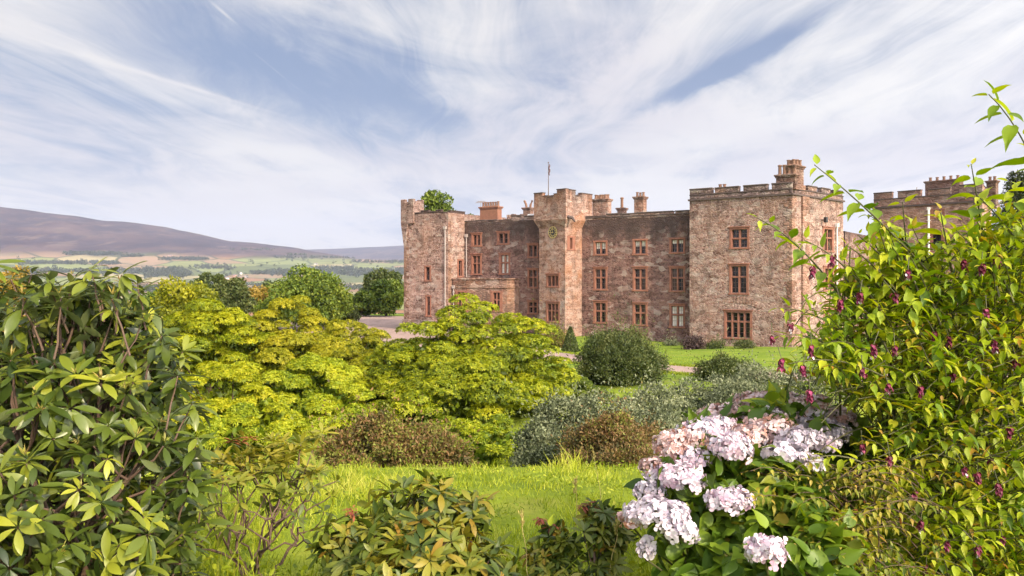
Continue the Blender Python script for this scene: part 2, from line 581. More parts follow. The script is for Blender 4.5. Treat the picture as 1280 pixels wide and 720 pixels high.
def glass_mat():
    m, t = mat('window_glass')
    tcn = t.n('ShaderNodeTexCoord')
    nz = t.noise(tcn.outputs['Object'], 1.3, 3)
    c = t.mix(t.mrange(t.noise(tcn.outputs['Object'], .55, 2), .45, .62), (.008, .008, .011), (.085, .055, .045))
    c = t.mix(t.mrange(nz, .5, .7, 0, .6), c, (.02, .022, .03))
    b = t.n('ShaderNodeBsdfPrincipled', {'Base Color': c, 'Roughness': 0.12, 'Specular IOR Level': 0.45,
                                         'Normal': bump(t, t.noise(tcn.outputs['Object'], 3.0, 2), 0.12, 0.02)})
    finish(t, b.outputs[0])
    return m


M_GLASS = glass_mat()

# ------------------------------------------------------------------ terrain
BANK_Y = [-80, -5, 2, 5, 8, 10.5, 13, 18, 26, 34, 46, 1e6]
BANK_Z = [4.6, 4.5, 4.38, 4.18, 3.88, 3.52, 2.75, 1.5, .45, .02, 0, 0]


def sstep(x, a, b):
    t = np.clip((x - a) / (b - a), 0, 1)
    return t * t * (3 - 2 * t)


_ph = np.random.default_rng(3).uniform(0, 6.28, (24, 2))
_kd = np.random.default_rng(5).uniform(0, 6.28, 24)


def wavy(x, y, L, k0=0, n=6):
    """cheap smooth noise: sum of plane waves of wavelength about L"""
    s = 0
    for i in range(n):
        a = _kd[(k0 + i) % 24]
        q = 2 * math.pi / (L * (0.6 + 0.23 * i))
        s = s + np.sin((x * math.cos(a) + y * math.sin(a)) * q + _ph[(k0 + i) % 24, 0])
    return s / n


RIDGE_U = [-1.4, -1.0, -.72, -.64, -.59, -.52, -.47, -.44, -.39, -.35, -.31, -.27, -.22, -.17, -.1, 0.1, .5, 1.2]
RIDGE_P = [130, 118, 98, 92, 85, 76, 71, 66, 57, 48, 45, 40, 30, 20, 8, -5, -10, -10]     # rows above the level line at 7000 m
FAR_P = [45, 45, 45, 45, 45, 45, 45, 45, 44, 44, 44.5, 44, 45, 47, 52, 60, 60, 50]         # at 11500 m


def height(x, y):
    x, y = np.asarray(x, float), np.asarray(y, float)
    r = np.hypot(x, y)
    z = np.interp(y, BANK_Y, BANK_Z)
    z = z + 0.05 * wavy(x, y, 3.1, 2) * np.exp(-r / 30)
    z = z - 0.45 * np.exp(-(((x - 14) / 9) ** 2 + ((y - 75) / 7) ** 2))
    z = z + 1.1 * sstep(x, 17, 30) * sstep(y, 4, 12) * (1 - sstep(y, 40, 60))
    e = np.hypot(np.maximum(y - 120, 0), np.maximum(-x - 25, 0))
    z = z - 44 * sstep(e, 0, 420) + 1.5 * wavy(x, y, 160, 6) * sstep(e, 20, 400)
    Yf = np.where(y > 0, r, 0)
    z = z + np.interp(Yf, [0, 2200, 3200, 3700, 4200, 4800, 5400], [0, 0, 18, 38, 72, 128, 172])
    z = z + 7 * wavy(x, y, 700, 9) * sstep(Yf, 900, 2200)
    u = np.clip(x / np.maximum(y, 1), -1.4, 1.2)
    back = np.where(y > 0, 1, 0)
    cosu = np.where(y > 0, 1 / np.sqrt(1 + u * u), 1)
    fell = np.interp(u, RIDGE_U, RIDGE_P) / F * 7000 * cosu + EYE - 135
    fell = np.maximum(fell, 0)
    prof = np.interp(Yf, [5000, 5600, 6300, 7000, 8200, 12000], [0, .26, .66, 1.0, .85, .4]) * back
    gul = 1 + (0.13 * wavy(x, y, 900, 12) + 0.10 * wavy(x, y, 380, 3)) * (1 - sstep(Yf, 6300, 7000) * .75)
    z = z + fell * prof * gul
    far = np.interp(u, RIDGE_U, FAR_P) / F * 11500 * cosu + EYE - 40
    z2 = -42 + far * np.interp(Yf, [7000, 8600, 11500, 15000], [0, .3, 1, .9]) * back * (1 + .03 * wavy(x, y, 1500, 7))
    return np.maximum(z, z2)


def ground_mat():
    m, t = mat('ground_cover')
    tcn = t.n('ShaderNodeTexCoord')
    ob = tcn.outputs['Object']
    sp = t.n('ShaderNodeSeparateXYZ', {0: ob})
    x, y, z = sp.outputs
    dist = t.n('ShaderNodeVectorMath', operation='LENGTH', )
    t.set(dist.inputs[0], ob)
    d = dist.outputs['Value']
    # near: rough grass, lawn
    g1 = t.noise(ob, 0.9, 5)
    g2 = t.noise(ob, 9.0, 5, 0.7)
    near = t.ramp(g1, [(0.3, (.10, .15, .014)), (.52, (.20, .25, .018)), (.7, (.30, .29, .05))])
    near = t.mix(t.mrange(g2, .35, .8, 0, .5), near, (.07, .11, .012))
    lawn = t.mix(t.mrange(t.noise(t.mapping(ob, (.35, 1.3, 1), (0, 0, R(-32))), 1.0, 6, .7), .35, .65), (.085, .15, .014), (.19, .25, .03))
    lawn = t.mix(t.mrange(t.noise(ob, .5, 5, .6), .52, .68, 0, .6), lawn, (.20, .20, .05))
    near = t.mix(t.mrange(y, 40, 48), near, lawn)
    # valley fields
    fv = t.mapping(t.n('ShaderNodeMix', {0: 0.05}, data_type='RGBA', blend_type='LINEAR_LIGHT').outputs[2] if False else ob, (1 / 260, 1 / 330, 0), (0, 0, .5))
    vor = t.n('ShaderNodeTexVoronoi', {'Vector': fv, 'Scale': 1.0, 'Randomness': .8}, voronoi_dimensions='2D')
    edg = t.n('ShaderNodeTexVoronoi', {'Vector': fv, 'Scale': 1.0, 'Randomness': .8}, voronoi_dimensions='2D', feature='DISTANCE_TO_EDGE')
    sc = t.n('ShaderNodeSeparateColor', {0: vor.outputs['Color']})
    fld = t.ramp(sc.outputs[0], [(0, (.105, .125, .045)), (.2, (.20, .215, .075)), (.36, (.13, .14, .055)), (.5, (.27, .18, .11)),
                                 (.62, (.20, .225, .08)), (.78, (.26, .14, .075)), (.9, (.32, .27, .14))], 'CONSTANT')
    fld = t.mix(t.mrange(t.noise(ob, .012, 4), .4, .7, 0, .5), fld, (.13, .15, .06))
    hed = t.mrange(edg.outputs['Distance'], .015, .05, 1, 0)
    fld = t.mix(t.math('MULTIPLY', hed, .85), fld, (.035, .05, .022))
    # fell: heather, bracken, pale grass
    h1 = t.noise(t.mapping(ob, (1 / 900, 1 / 900, 1 / 300)), 1.0, 7, .62)
    h2 = t.noise(t.mapping(ob, (1 / 160, 1 / 420, 1 / 160)), 1.0, 5, .65)
    fell = t.ramp(h1, [(.34, (0.019, 0.010, 0.016)), (.44, (0.049, 0.027, 0.031)), (.54, (0.089, 0.054, 0.049)), (.66, (0.071, 0.064, 0.032))])
    fell = t.mix(t.mrange(h2, .45, .60, 0, .8), fell, (.026, .015, .024))
    h3 = t.noise(t.mapping(ob, (1 / 90, 1 / 500, 1 / 60)), 1.0, 4, .6)
    fell = t.mix(t.mrange(h3, .55, .7, 0, .5), fell, (.17, .12, .09))
    fz = t.math('ADD', z, t.math('MULTIPLY', t.math('SUBTRACT', h1, .5), 160))
    c = t.mix(t.mrange(fz, 118, 175), fld, fell)
    c = t.mix(t.mrange(d, 170, 420), near, c)
    b = t.n('ShaderNodeBsdfPrincipled', {'Base Color': c, 'Roughness': .95, 'Specular IOR Level': .1,
                                         'Normal': bump(t, g2, .5, .04)})
    finish(t, b.outputs[0])
    return m


def build_ground():
    th = np.concatenate([np.arange(-180, -42, 3), np.arange(-42, 42.01, .16), np.arange(45, 180, 3)])
    rr = [0.0]
    q = 0.4
    while q < 15500:
        rr.append(q)
        q += max(0.25, q * 0.028)
    rr = np.array(rr)
    A, B = np.meshgrid(R(1) * th, rr)
    X, Y = np.sin(A) * B, np.cos(A) * B
    Z = height(X, Y)
    V = np.stack([X, Y, Z], -1).reshape(-1, 3)
    n = len(th)
    k = len(rr)
    i, j = np.meshgrid(np.arange(k - 1), np.arange(n), indexing='ij')
    j2 = (j + 1) % n
    Q = np.stack([i * n + j, (i + 1) * n + j, (i + 1) * n + j2, i * n + j2], -1).reshape(-1, 4)[:, ::-1]
    o = link_mesh('ground', V, Q, ground_mat(), smooth=True)
    tag(o, 'grassy garden bank running down to the valley fields and the heather fell', None, None, 'structure')
    return o


build_ground()


def ribbon(name, label, left, right, mt, lift, n=40):
    """sheet following the ground between two plan polylines"""
    t = np.linspace(0, 1, n)

    def res(P):
        P = np.array(P, float)
        s = np.concatenate([[0], np.cumsum(np.hypot(*np.diff(P, axis=0).T))])
        return np.stack([np.interp(t * s[-1], s, P[:, i]) for i in (0, 1)], 1)
    A, B = res(left), res(right)
    m = 8
    k = np.linspace(0, 1, m)[None, :, None]
    G = A[:, None] * (1 - k) + B[:, None] * k
    Z = height(G[..., 0], G[..., 1]) + lift
    V = np.concatenate([G, Z[..., None]], -1).reshape(-1, 3)
    i, j = np.meshgrid(np.arange(n - 1), np.arange(m - 1), indexing='ij')
    Q = np.stack([i * m + j, i * m + j + 1, (i + 1) * m + j + 1, (i + 1) * m + j], -1).reshape(-1, 4)
    o = link_mesh(name, V, Q, mt, smooth=True)
    tag(o, label, None, None, 'structure')


def gravel_mat():
    m, t = mat('gravel')
    ob = t.n('ShaderNodeTexCoord').outputs['Object']
    a = t.noise(ob, .7, 4)
    f = t.noise(ob, 22, 4, .8)
    c = t.mix(a, (.25, .165, .14), (.38, .275, .235))
    trk = t.noise(t.mapping(ob, (.9, .16, 1), (0, 0, R(-38))), 1.0, 4, .6)
    c = t.mix(t.mrange(trk, .5, .65, 0, .5), c, (.19, .14, .115))
    c = t.mix(t.mrange(f, .4, .7, 0, .5), c, (.19, .13, .115))
    b = t.n('ShaderNodeBsdfPrincipled', {'Base Color': c, 'Roughness': .95, 'Normal': bump(t, f, .6, .02)})
    finish(t, b.outputs[0])
    return m


M_GRAVEL = gravel_mat()
# forecourt left of the castle, then the drive running along its foot to the right
ribbon('path', 'pinkish gravel drive running past the foot of the castle',
       [(-36, 90), (-17, 76), (-6, 66.5), (4, 57.6), (8, 53), (11, 50.2), (14, 47.8), (24, 42), (40, 34)],
       [(-33, 140), (-11, 121), (-10, 92), (-2.0, 82), (4, 64.6), (8, 58), (11, 55), (14.5, 52.3), (25, 46.5), (41, 38.5)], M_GRAVEL, .03)


# ------------------------------------------------------------------ castle
NB = nrm(np.array([.66, .75]))       # plan direction running back from the garden front


def pl(px, Y):
    return np.array([(px - 640) / F * Y, Y])


def zat(py, Y):
    return EYE + (HOR - py) / F * Y


class Face:
    """vertical wall face between plan points; outward normal to the right of P0->P1 ... (P0 left, P1 right seen from outside)"""
    def __init__(self, P0, P1):
        self.P0, self.P1 = np.array(P0, float), np.array(P1, float)
        d = self.P1 - self.P0
        self.len = np.hypot(*d)
        self.u = d / self.len
        self.n = np.array([self.u[1], -self.u[0]])

    def hit(self, px):
        """s along the face and distance Y where photo column px meets it"""
        k = (px - 640) / F
        # (P0 + s u).x = k (P0 + s u).y
        s = (k * self.P0[1] - self.P0[0]) / (self.u[0] - k * self.u[1])
        return s, self.P0[1] + s * self.u[1]

    def p(self, s, z, out=0.0):
        q = self.P0 + self.u * s + self.n * out
        return (q[0], q[1], z)

    def rect(self, px0, px1, py0, py1):
        s0, Y0 = self.hit(px0)
        s1, Y1 = self.hit(px1)
        Ym = (Y0 + Y1) / 2
        return [s0, s1, zat(py1, Ym), zat(py0, Ym)]

    def wall(self, mb, z0, z1, holes=(), depth=.42, m=0, s0=0.0, s1=None):
        s1 = self.len if s1 is None else s1
        S_ = sorted({s0, s1, *[h[0] for h in holes], *[h[1] for h in holes]})
        Z_ = sorted({z0, z1, *[h[2] for h in holes], *[h[3] for h in holes]})
        for a, b in zip(S_[:-1], S_[1:]):
            for c, d in zip(Z_[:-1], Z_[1:]):
                ms, mz = (a + b) / 2, (c + d) / 2
                if any(h[0] < ms < h[1] and h[2] < mz < h[3] for h in holes):
                    continue
                mb.poly([self.p(a, c), self.p(b, c), self.p(b, d), self.p(a, d)], m)
        for a, b, c, d in holes:
            mb.poly([self.p(a, c), self.p(a, c, -depth), self.p(a, d, -depth), self.p(a, d)], m)
            mb.poly([self.p(b, d), self.p(b, d, -depth), self.p(b, c, -depth), self.p(b, c)], m)
            mb.poly([self.p(a, d), self.p(a, d, -depth), self.p(b, d, -depth), self.p(b, d)], m)
            mb.poly([self.p(b, c), self.p(b, c, -depth), self.p(a, c, -depth), self.p(a, c)], m)

    def block(self, mb, s0, s1, z0, z1, o0, o1, m=0):
        """block on the face from outset o0 to o1"""
        a, b = self.p(s0, 0, o1), self.p(s1, 0, o1)
        c, d = self.p(s1, 0, o0), self.p(s0, 0, o0)
        q = [x[:2] for x in (a, b, c, d)]
        mb.hexa([(*x, z0) for x in q] + [(*x, z1) for x in q], m)

    def window(self, parent, hole, cols=2, rows=2, split=.42, surround=.17, pane=None, mat_s=None, hood=True, bars=True, name='window'):
        a, b, c, d = hole
        ms = mat_s or M_RED
        mb = MB()
        w_ = surround
        # dressed surround, proud of the wall
        self.block(mb, a - w_, a + .05, c - .02, d + .02, -.30, .035)
        self.block(mb, b - .05, b + w_, c - .02, d + .02, -.30, .035)
        self.block(mb, a - w_ - .04, b + w_ + .04, d + .022, d + .20, -.30, .045)
        self.block(mb, a - w_ - .06, b + w_ + .06, c - .18, c - .022, -.30, .085)
        if hood:
            self.block(mb, a - w_ - .1, b + w_ + .1, d + .202, d + .29, -.02, .13)
        # mullions and transom set back in the reveal
        for i in range(1, cols):
            s = a + (b - a) * i / cols
            self.block(mb, s - .075, s + .075, c - .02, d + .02, -.26, -.05)
        zt = d - (d - c) * split
        if rows == 2:
            e = [a + .05] + [a + (b - a) * i / cols for i in range(1, cols)] + [b - .05]
            for i in range(cols):
                l = e[i] + (.075 if i else 0)
                r = e[i + 1] - (.075 if i < cols - 1 else 0)
                self.block(mb, l, r, zt - .07, zt + .07, -.255, -.055)
        win = mb.build(name, ms, parent, bevel=.015)
        gl = MB()
        g = -.30
        gl.hexa([self.p(a, c, g), self.p(b, c, g), self.p(b, c, g - .03), self.p(a, c, g - .03),
                 self.p(a, d, g), self.p(b, d, g), self.p(b, d, g - .03), self.p(a, d, g - .03)])
        gl.build('pane', pane or M_GLASS, win)
        if bars:
            br = MB()
            zs = [(c, zt - .07), (zt + .07, d)] if rows == 2 else [(c, d)]
            for i in range(cols):
                l = a + (b - a) * i / cols + (.075 if i else .05)
                r = a + (b - a) * (i + 1) / cols - (.075 if i < cols - 1 else .05)
                for z0, z1 in zs:
                    for q, q2 in ((l, l + .04), (r - .04, r)):
                        self.block(br, q, q2, z0, z1, -.295, -.265)
                    for q, q2 in ((z0, z0 + .04), (z1 - .04, z1)):
                        self.block(br, l + .04, r - .04, q, q2, -.294, -.266)
                    nb = max(1, int((z1 - z0) / .55))
                    for k in range(1, nb + 1):
                        zb = z0 + (z1 - z0) * k / (nb + 1)
                        self.block(br, l + .04, r - .04, zb - .013, zb + .013, -.292, -.268)
                    mid = (l + r) / 2
                    if r - l > .5:
                        self.block(br, mid - .013, mid + .013, z0 + .04, z1 - .04, -.293, -.2925 + .024)
            br.build('glazing_bar', M_BAR, win)
        return win

    def blind(self, win, hole, drop):
        a, b, c, d = hole
        self_b = MB()
        z = d - (d - c) * drop
        self_b.hexa([self.p(a + .03, z, -.296), self.p(b - .03, z, -.296), self.p(b - .03, z, -.2985), self.p(a + .03, z, -.2985),
                     self.p(a + .03, d, -.296), self.p(b - .03, d, -.296), self.p(b - .03, d, -.2985), self.p(a + .03, d, -.2985)])
        self_b.build('blind', M_CURTAIN, win)


def mass(name, faces, back, z0, z1, holes, mt, parent, roof_z, mats_extra=()):
    """walls: front faces with openings, then plain walls through the back plan points, and a flat roof"""
    mb = MB()
    for f, h in zip(faces, holes):
        f.wall(mb, z0, z1, h)
    ring = [faces[-1].P1] + [np.array(b, float) for b in back] + [faces[0].P0]
    for a, b in zip(ring[:-1], ring[1:]):
        Face(a, b).wall(mb, z0, z1)
    plan = [f.P0 for f in faces] + ring[:-1]
    mb.poly([(*p, roof_z) for p in plan])
    return mb.build(name, mt, parent)


def parapet(parent, runs, mt=None, thick=.45, cope=.12, name='parapet'):
    """runs: (face, s0, s1, z0, z1) blocks standing on the wall head, each with a coping slab"""
    mb = MB()
    for f, s0, s1, z0, z1 in runs:
        f.block(mb, s0, s1, z0, z1 - cope, -thick, .0)
        f.block(mb, s0 - .03, s1 + .03, z1 - cope, z1 + random.uniform(-.02, .02), -thick - .05, .06, 1)
    return mb.build(name, [mt or M_PARAPET, M_COPE], parent, bevel=.03)


def chimney(parent, c, u, w_, d_, z0, z1, pots, pot_h=.7, mt=None, rows=1, cap=.28, tall=None):
    """stack with oversailing courses; pots are sub-parts"""
    u = np.array(u)
    v = np.array([-u[1], u[0]])
    mb = MB()

    def bx(ww, dd, a, b, m=0):
        mb.box(c - u * ww / 2 - v * dd / 2, u * ww, v * dd, a, b, m)
    bx(w_ + .25, d_ + .25, z0, z0 + .5)
    bx(w_, d_, z0 + .5, z1 - cap)
    bx(w_ + .16, d_ + .16, z1 - cap, z1 - cap * .55)
    bx(w_ + .3, d_ + .3, z1 - cap * .55, z1)
    st = mb.build('chimney', mt or M_BRICK, parent, bevel=.025)
    per = pots // rows
    for r_ in range(rows):
        for i in range(per):
            s = (i + .5) / per - .5
            p = c + u * w_ * s * .98 + v * (0 if rows == 1 else (r_ - .5) * d_ * .5)
            k = min(.17, w_ / per * .40)
            h = pot_h * random.uniform(.9, 1.05)
            pm = MB()
            pm.lathe(p, [(k * 1.15, z1), (k * 1.15, z1 + .08), (k * .92, z1 + .12), (k * .85, z1 + h * .82), (k * 1.15, z1 + h * .86),
                         (k * 1.15, z1 + h * .95), (k * .8, z1 + h)], 10)
            pm.build('chimney_pot', M_POT, st, smooth=False)
    return st


def pipe(parent, f, px, py0, py1, r=.07, mt=None, out=.10):
    s, Y = f.hit(px)
    mb = MB()
    z0, z1 = zat(py1, Y), zat(py0, Y)
    mb.tube([f.p(s, z0, out), f.p(s, z1, out)], r, 8)
    f.block(mb, s - .16, s + .16, z1 - .05, z1 + .28, .0, .24)
    z = z0 + 1.2
    while z < z1 - .5:
        f.block(mb, s - r - .04, s + r + .04, z, z + .08, 0.0, out + r + .02)
        z += 1.9
    return mb.build('drainpipe', mt or M_PIPE, parent)


castle = thing('castle', 'battlemented pink rubble-stone castle with a clock tower, standing beyond the shrubs', 'castle')

# --- right front tower
FT = Face(pl(862, 76.4), pl(990, 70.6))
FS = Face(pl(990, 70.6), pl(1054, 77.4))
zc = zat(247.5, 73.4)                       # cornice level
hA = [FT.rect(914, 934.5, 287, 309), FT.rect(913.5, 933.5, 333, 366), FT.rect(907, 938, 391, 422)]
hS = [FS.rect(1030, 1040.5, 287, 313), FS.rect(1031, 1041, 336, 362), FS.rect(1031, 1042, 388, 420)]
backT = [FS.P1 - FT.u * 0 + NB * .01, FT.P0 + NB * 9.5]
mass('tower_wall', [FT, FS], [FT.P0 + (FS.P1 - FS.P0)], -1.2, zc, [hA, hS], M_STONE, castle, zc - .02)
FT.window(castle, hA[0], 2, 2, .5)
FT.window(castle, hA[1], 2, 2, .40)
FT.window(castle, hA[2], 4, 2, .36)
for h in hS:
    FS.window(castle, h, 2, 2, .4, surround=.3)
# relieving arch of upright stones over the wide window
mb = MB()
a, b, c, d = hA[2]
for i in range(13):
    f_ = i / 12
    s = a - .5 + (b - a + 1.0) * f_
    zb = d + .55 + .35 * math.sin(math.pi * f_)
    FT.block(mb, s - .11, s + .11, zb, zb + .55 + random.uniform(-.05, .05), -.1, .03 + random.uniform(0, .02))
mb.build('relieving_arch', M_STONE_PALE, castle)
# cornice, battlements
mb = MB()
FT.block(mb, -.12, FT.len + .12, zc + .003, zc + .16, -.5, .14)
FS.block(mb, .0, FS.len + .12, zc + .004, zc + .158, -.5, .14)
Face(FS.P1, FS.P1 + (FT.P0 - FT.P1)).block(mb, 0, FT.len, zc + .004, zc + .157, -.5, .14)
mb.build('cornice', M_COPE, castle)
runs = [(FT, 0, FT.len, zc + .165, zc + .62)]
for p0, p1, py in ((862, 890, 240), (893.5, 923.5, 236.4), (929, 959, 234), (964.5, 990, 232)):
    s0, _ = FT.hit(p0)
    s1, Y1 = FT.hit(p1)
    runs.append((FT, s0, s1, zc + .625, zc + 1.15))
for k in range(3):
    s0 = FS.len * (.30 + k * .26)
    runs.append((FS, s0, s0 + FS.len * .17, zc + .625, zc + 1.10))
runs.append((FS, 0.46, FS.len, zc + .165, zc + .62))
FB = Face(FS.P1, FS.P1 + (FT.P0 - FT.P1))
runs.append((FB, .46, FB.len - .46, zc + .165, zc + 1.0))
FL = Face(FT.P0 + (FS.P1 - FS.P0), FT.P0)
runs.append((FL, 0, FL.len - .46, zc + .165, zc + 1.0))
parapet(castle, runs)
# red quoins at the lit corner and a red strip up the side face
mb = MB()
z = -.4
i = 0
while z < zc - .45:
    l = .75 if i % 2 else .45
    FT.block(mb, FT.len - l, FT.len + .02, z, z + .4, -.06, .025)
    FS.block(mb, .022, .5 if i % 2 else .8, z, z + .4, -.06, .02)
    z += .41
    i += 1
mb.build('quoin', M_STONE_RED, castle, bevel=.02)
mb = MB()
s0, _ = FS.hit(1001.5)
s1, _ = FS.hit(1010)
FS.block(mb, s0, s1, -.8, zc - .02, -.1, .18)
mb.build('pilaster', M_STONE_RED, castle, bevel=.03)
chimney(castle, FT.P1 - FT.u * .75 + NB * .75, FT.u, 1.7, .8, zc + .5, zat(216, 71.5) - .15, 4, .95, M_STONE_RED)
chimney(castle, FS.P0 + FS.u * 1.45 - FS.n * .55, FS.u, 1.7, .95, zc + .5, zat(207.5, 72), 6, .55, M_STONE_RED, rows=2)
chimney(castle, pl(903, 79), FT.u, .9, .8, zc - .3, zat(236, 79), 2, .45, M_BRICK)
# dark wall lantern and its bracket on the lit side
s, Y = FS.hit(1027)
mb = MB()
zl = zat(275, Y)
FS.block(mb, s - .04, s + .04, zl - .05, zl + .05, 0, .4)
FS.block(mb, s - .16, s + .16, zl - .25, zl + .25, .25, .55)
mb.build('wall_lantern', M_BLACK, castle, bevel=.03)
pipe(castle, FS, 1045, 283, 400, .06, M_WHITE)

# --- three-storey wing
FW0, FW1 = pl(581, 92.3), pl(870, 77.65)
FWall = Face(FW0, FW1)
sW, YW = FWall.hit(720)
FW = Face(FWall.P0 + FWall.u * sW, FW1)        # right half
FM = Face(FW0, FWall.P0 + FWall.u * sW)        # middle part
zw = zat(272.5, 81.0)
hW = []
for c_, rows_ in (((743.5, 757.5), ((303, 317.5), (337, 361), (379, 402.5))),
                  ((792.5, 807.5), ((301, 317), (336.5, 362), (381, 405.5))),
                  ((838.5, 854.5), ((299.5, 315), (336, 363), (383, 408)))):
    for r_ in rows_:
        hW.append(FW.rect(*c_, *r_))
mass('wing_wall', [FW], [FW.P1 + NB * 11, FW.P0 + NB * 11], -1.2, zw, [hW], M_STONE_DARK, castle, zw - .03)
for i, h in enumerate(hW):
    r_ = i % 3
    wn = FW.window(castle, h, 2, 1 if r_ == 0 else 2, .42, surround=.16, pane=M_CURTAIN if i == 8 else None, hood=r_ > 0)
    if i in (0, 3, 6):
        FW.blind(wn, h, (.55, 0, 0, .42, 0, 0, .3)[i])
# parapet of rough stone with stepped coping
runs = []
s = 0
random.seed(4)
while s < FW.len - .5:
    l = random.uniform(1.4, 2.4)
    runs.append((FW, s, min(s + l - .01, FW.len), zw + .004, zw + random.uniform(.42, .6)))
    s += l + random.choice([0, 0, .25])
runs.append((FW, 0, FW.len, zw - .02, zw + .3))
parapet(castle, runs, M_PARAPET, thick=.5)
chimney(castle, pl(752.5, 85.5), FW.u, 1.75, 1.0, zw - .3, zat(249, 85.5), 6, .5, M_STONE_PALE, rows=2)
chimney(castle, pl(777.5, 86), FW.u, .8, .7, zw - .3, zat(260, 86), 1, 1.1, M_STONE)
chimney(castle, pl(800.5, 83.5), FW.u, 1.05, .9, zw - .3, zat(246, 83.5), 3, .5, M_STONE_RED)

# --- middle range
zm = zat(277, 89.8)
hM = [FM.rect(591, 600.5, 294, 306.5), FM.rect(623, 635, 292, 304), FM.rect(590.5, 600.5, 320, 342), FM.rect(625.5, 636, 319, 341.5),
      FM.rect(660.5, 671.5, 307, 320.5), FM.rect(660.5, 671.5, 338, 358.5), FM.rect(660.5, 671.5, 378, 391)]
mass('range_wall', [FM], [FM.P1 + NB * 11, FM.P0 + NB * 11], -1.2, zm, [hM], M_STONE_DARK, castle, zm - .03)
for i, h in enumerate(hM):
    FM.window(castle, h, 2, 2 if i in (2, 3, 5, 6) else 1, .42, surround=.2 if i in (0, 1, 2, 3) else .12,
              pane=M_CURTAIN if i == 3 else None)
runs = []
s = 0
while s < FM.len - .2:
    l = random.uniform(1.0, 1.7)
    f_ = s / FM.len
    runs.append((FM, s, min(s + l, FM.len), zm + .004, zm + (.28 if f_ < .42 else .55) + random.uniform(-.05, .08)))
    s += l + random.choice([.05, .3])
parapet(castle, runs, M_PARAPET, thick=.5)
chimney(castle, pl(613.5, 94), FM.u, 2.5, .9, zm - .3, zat(258.5, 94), 7, .6, M_BRICK)
chimney(castle, pl(660.5, 91), FM.u, .95, .8, zm - .3, zat(259.5, 91), 0, .1, M_STONE)
mb = MB()                                   # two canted cowls on that stack
for q in (-1, 1):
    c = pl(660.5 + 2.4 * q, 91)
    zb = zat(259.5, 91)
    mb.tube([(*c, zb), (*(c + FM.u * .05 * q), zb + .35), (*(c + FM.u * .28 * q), zb + .8)], .13, 8)
mb.build('chimney_cowl', M_POT, castle)
# low ruined battlement further back
mb = MB()
for k in range(4):
    c = pl(633 + k * 5.5, 95)
    mb.box(c, FM.u * .42, NB * .5, zm - .4, zat(268.5 - k % 2, 95))
mb.box(pl(630, 95.3), FM.u * 2.6, NB * .4, zm - .4, zat(273, 95))
mb.build('rear_parapet', M_PARAPET, castle, bevel=.03)
mb = MB()
FM.block(mb, FM.hit(655)[0], FM.hit(671)[0], zm + .35, zm + .75, -1.6, -.55)
mb.build('roof_hatch', M_LEADWHITE, castle, bevel=.12)
pipe(castle, FM, 583.5, 296, 346, .06)

# --- flat-roofed bay in front of the range
FP = Face(pl(566, 90.4), pl(634, 86.9))
FPs = Face(FP.P1, FP.P1 + NB * 2.2)
zp = zat(360, 88.5)
hP = [FP.rect(572, 581, 365.5, 388), FP.rect(616, 625, 366, 388)]
mass('bay_wall', [FP, FPs], [FP.P0 + NB * 2.2], -1.2, zp, [hP, []], M_STONE_RED, castle, zp - .02)
for h in hP:
    FP.window(castle, h, 2, 2, .4, surround=.3, hood=False)
mb = MB()
for f, e in ((FP, .1), (FPs, 0)):
    f.block(mb, -.1 if e else .01, f.len + e, zp + .003, zp + .17, -.4, .13)
    f.block(mb, 0 if e else .4, f.len, zp + .172, zat(349.5, 88.5), -.4, .0)
    f.block(mb, -.1 if e else .01, f.len + e, zat(349.5, 88.5) + .003, zat(347.5, 88.5), -.45, .12)
mb.build('bay_parapet', M_STONE_RED, castle, bevel=.03)

# --- clock tower
FC = Face(pl(674, 84.6), pl(706.5, 82.0))
FD = Face(FC.P1, pl(734, 85.0))
zk = zat(278, 83)
hC = [FC.rect(684, 698, 345, 357.5), FC.rect(684, 698, 380, 401.5)]
hD = [FD.rect(712, 715.8, 297.5, 311)]
cbk = [FC.P0 + (FD.P1 - FD.P0)]
mass('clock_tower_wall', [FC, FD], cbk, -1.2, zk + .6, [hC, hD], M_STONE_PALE, castle, zk + .5)
FC.window(castle, hC[0], 3, 1, .4, surround=.15)
FC.window(castle, hC[1], 3, 2, .4, surround=.18)
FD.window(castle, hD[0], 1, 1, .4, surround=.42, hood=False)
# corbelled-out battlements: sloped corbel courses then a wider drum of stone
mb = MB()
E = .42
plan = [FC.P0, FC.P1, FD.P1, cbk[0]]
cen = sum(plan) / 4


def grow(e):
    out = []
    k = len(plan)
    for i in range(k):
        a, b, c = plan[i - 1], plan[i], plan[(i + 1) % k]
        n1 = Face(a, b).n
        n2 = Face(b, c).n
        bis = n1 + n2
        out.append(b + bis * e / (bis @ n1))
    return out


steps = [(0.02, zk - .55), (.14, zk - .3), (.28, zk - .02), (E, zk + .25), (E, zat(249, 82))]
for (e0, z0), (e1, z1) in zip(steps[:-1], steps[1:]):
    lo, hi = grow(e0), grow(e1)
    for i in range(4):
        j = (i + 1) % 4
        mb.poly([(*lo[i], z0), (*lo[j], z0), (*hi[j], z1), (*hi[i], z1)])
top = grow(E)
zt = zat(249, 82)
mb.poly([(*p, zt) for p in top])
mb.build('tower_corbelling', M_STONE_PALE, castle)
G = grow(E)
GF = [Face(G[i], G[(i + 1) % 4]) for i in range(4)]
runs = []
L0 = GF[0].len
for a, b, h in ((0, .28, 1.05), (.28, .45, .62), (.45, .62, .45), (.62, .72, .78), (.72, 1, 1.25)):
    runs.append((GF[0], L0 * a, L0 * b, zt + .003, zt + h * .85))
L1 = GF[1].len
for a, b, h in ((0.14, .36, 1.2), (.36, .58, .6), (.58, 1, 1.0)):
    runs.append((GF[1], L1 * a, L1 * b, zt + .003, zt + h * .85))
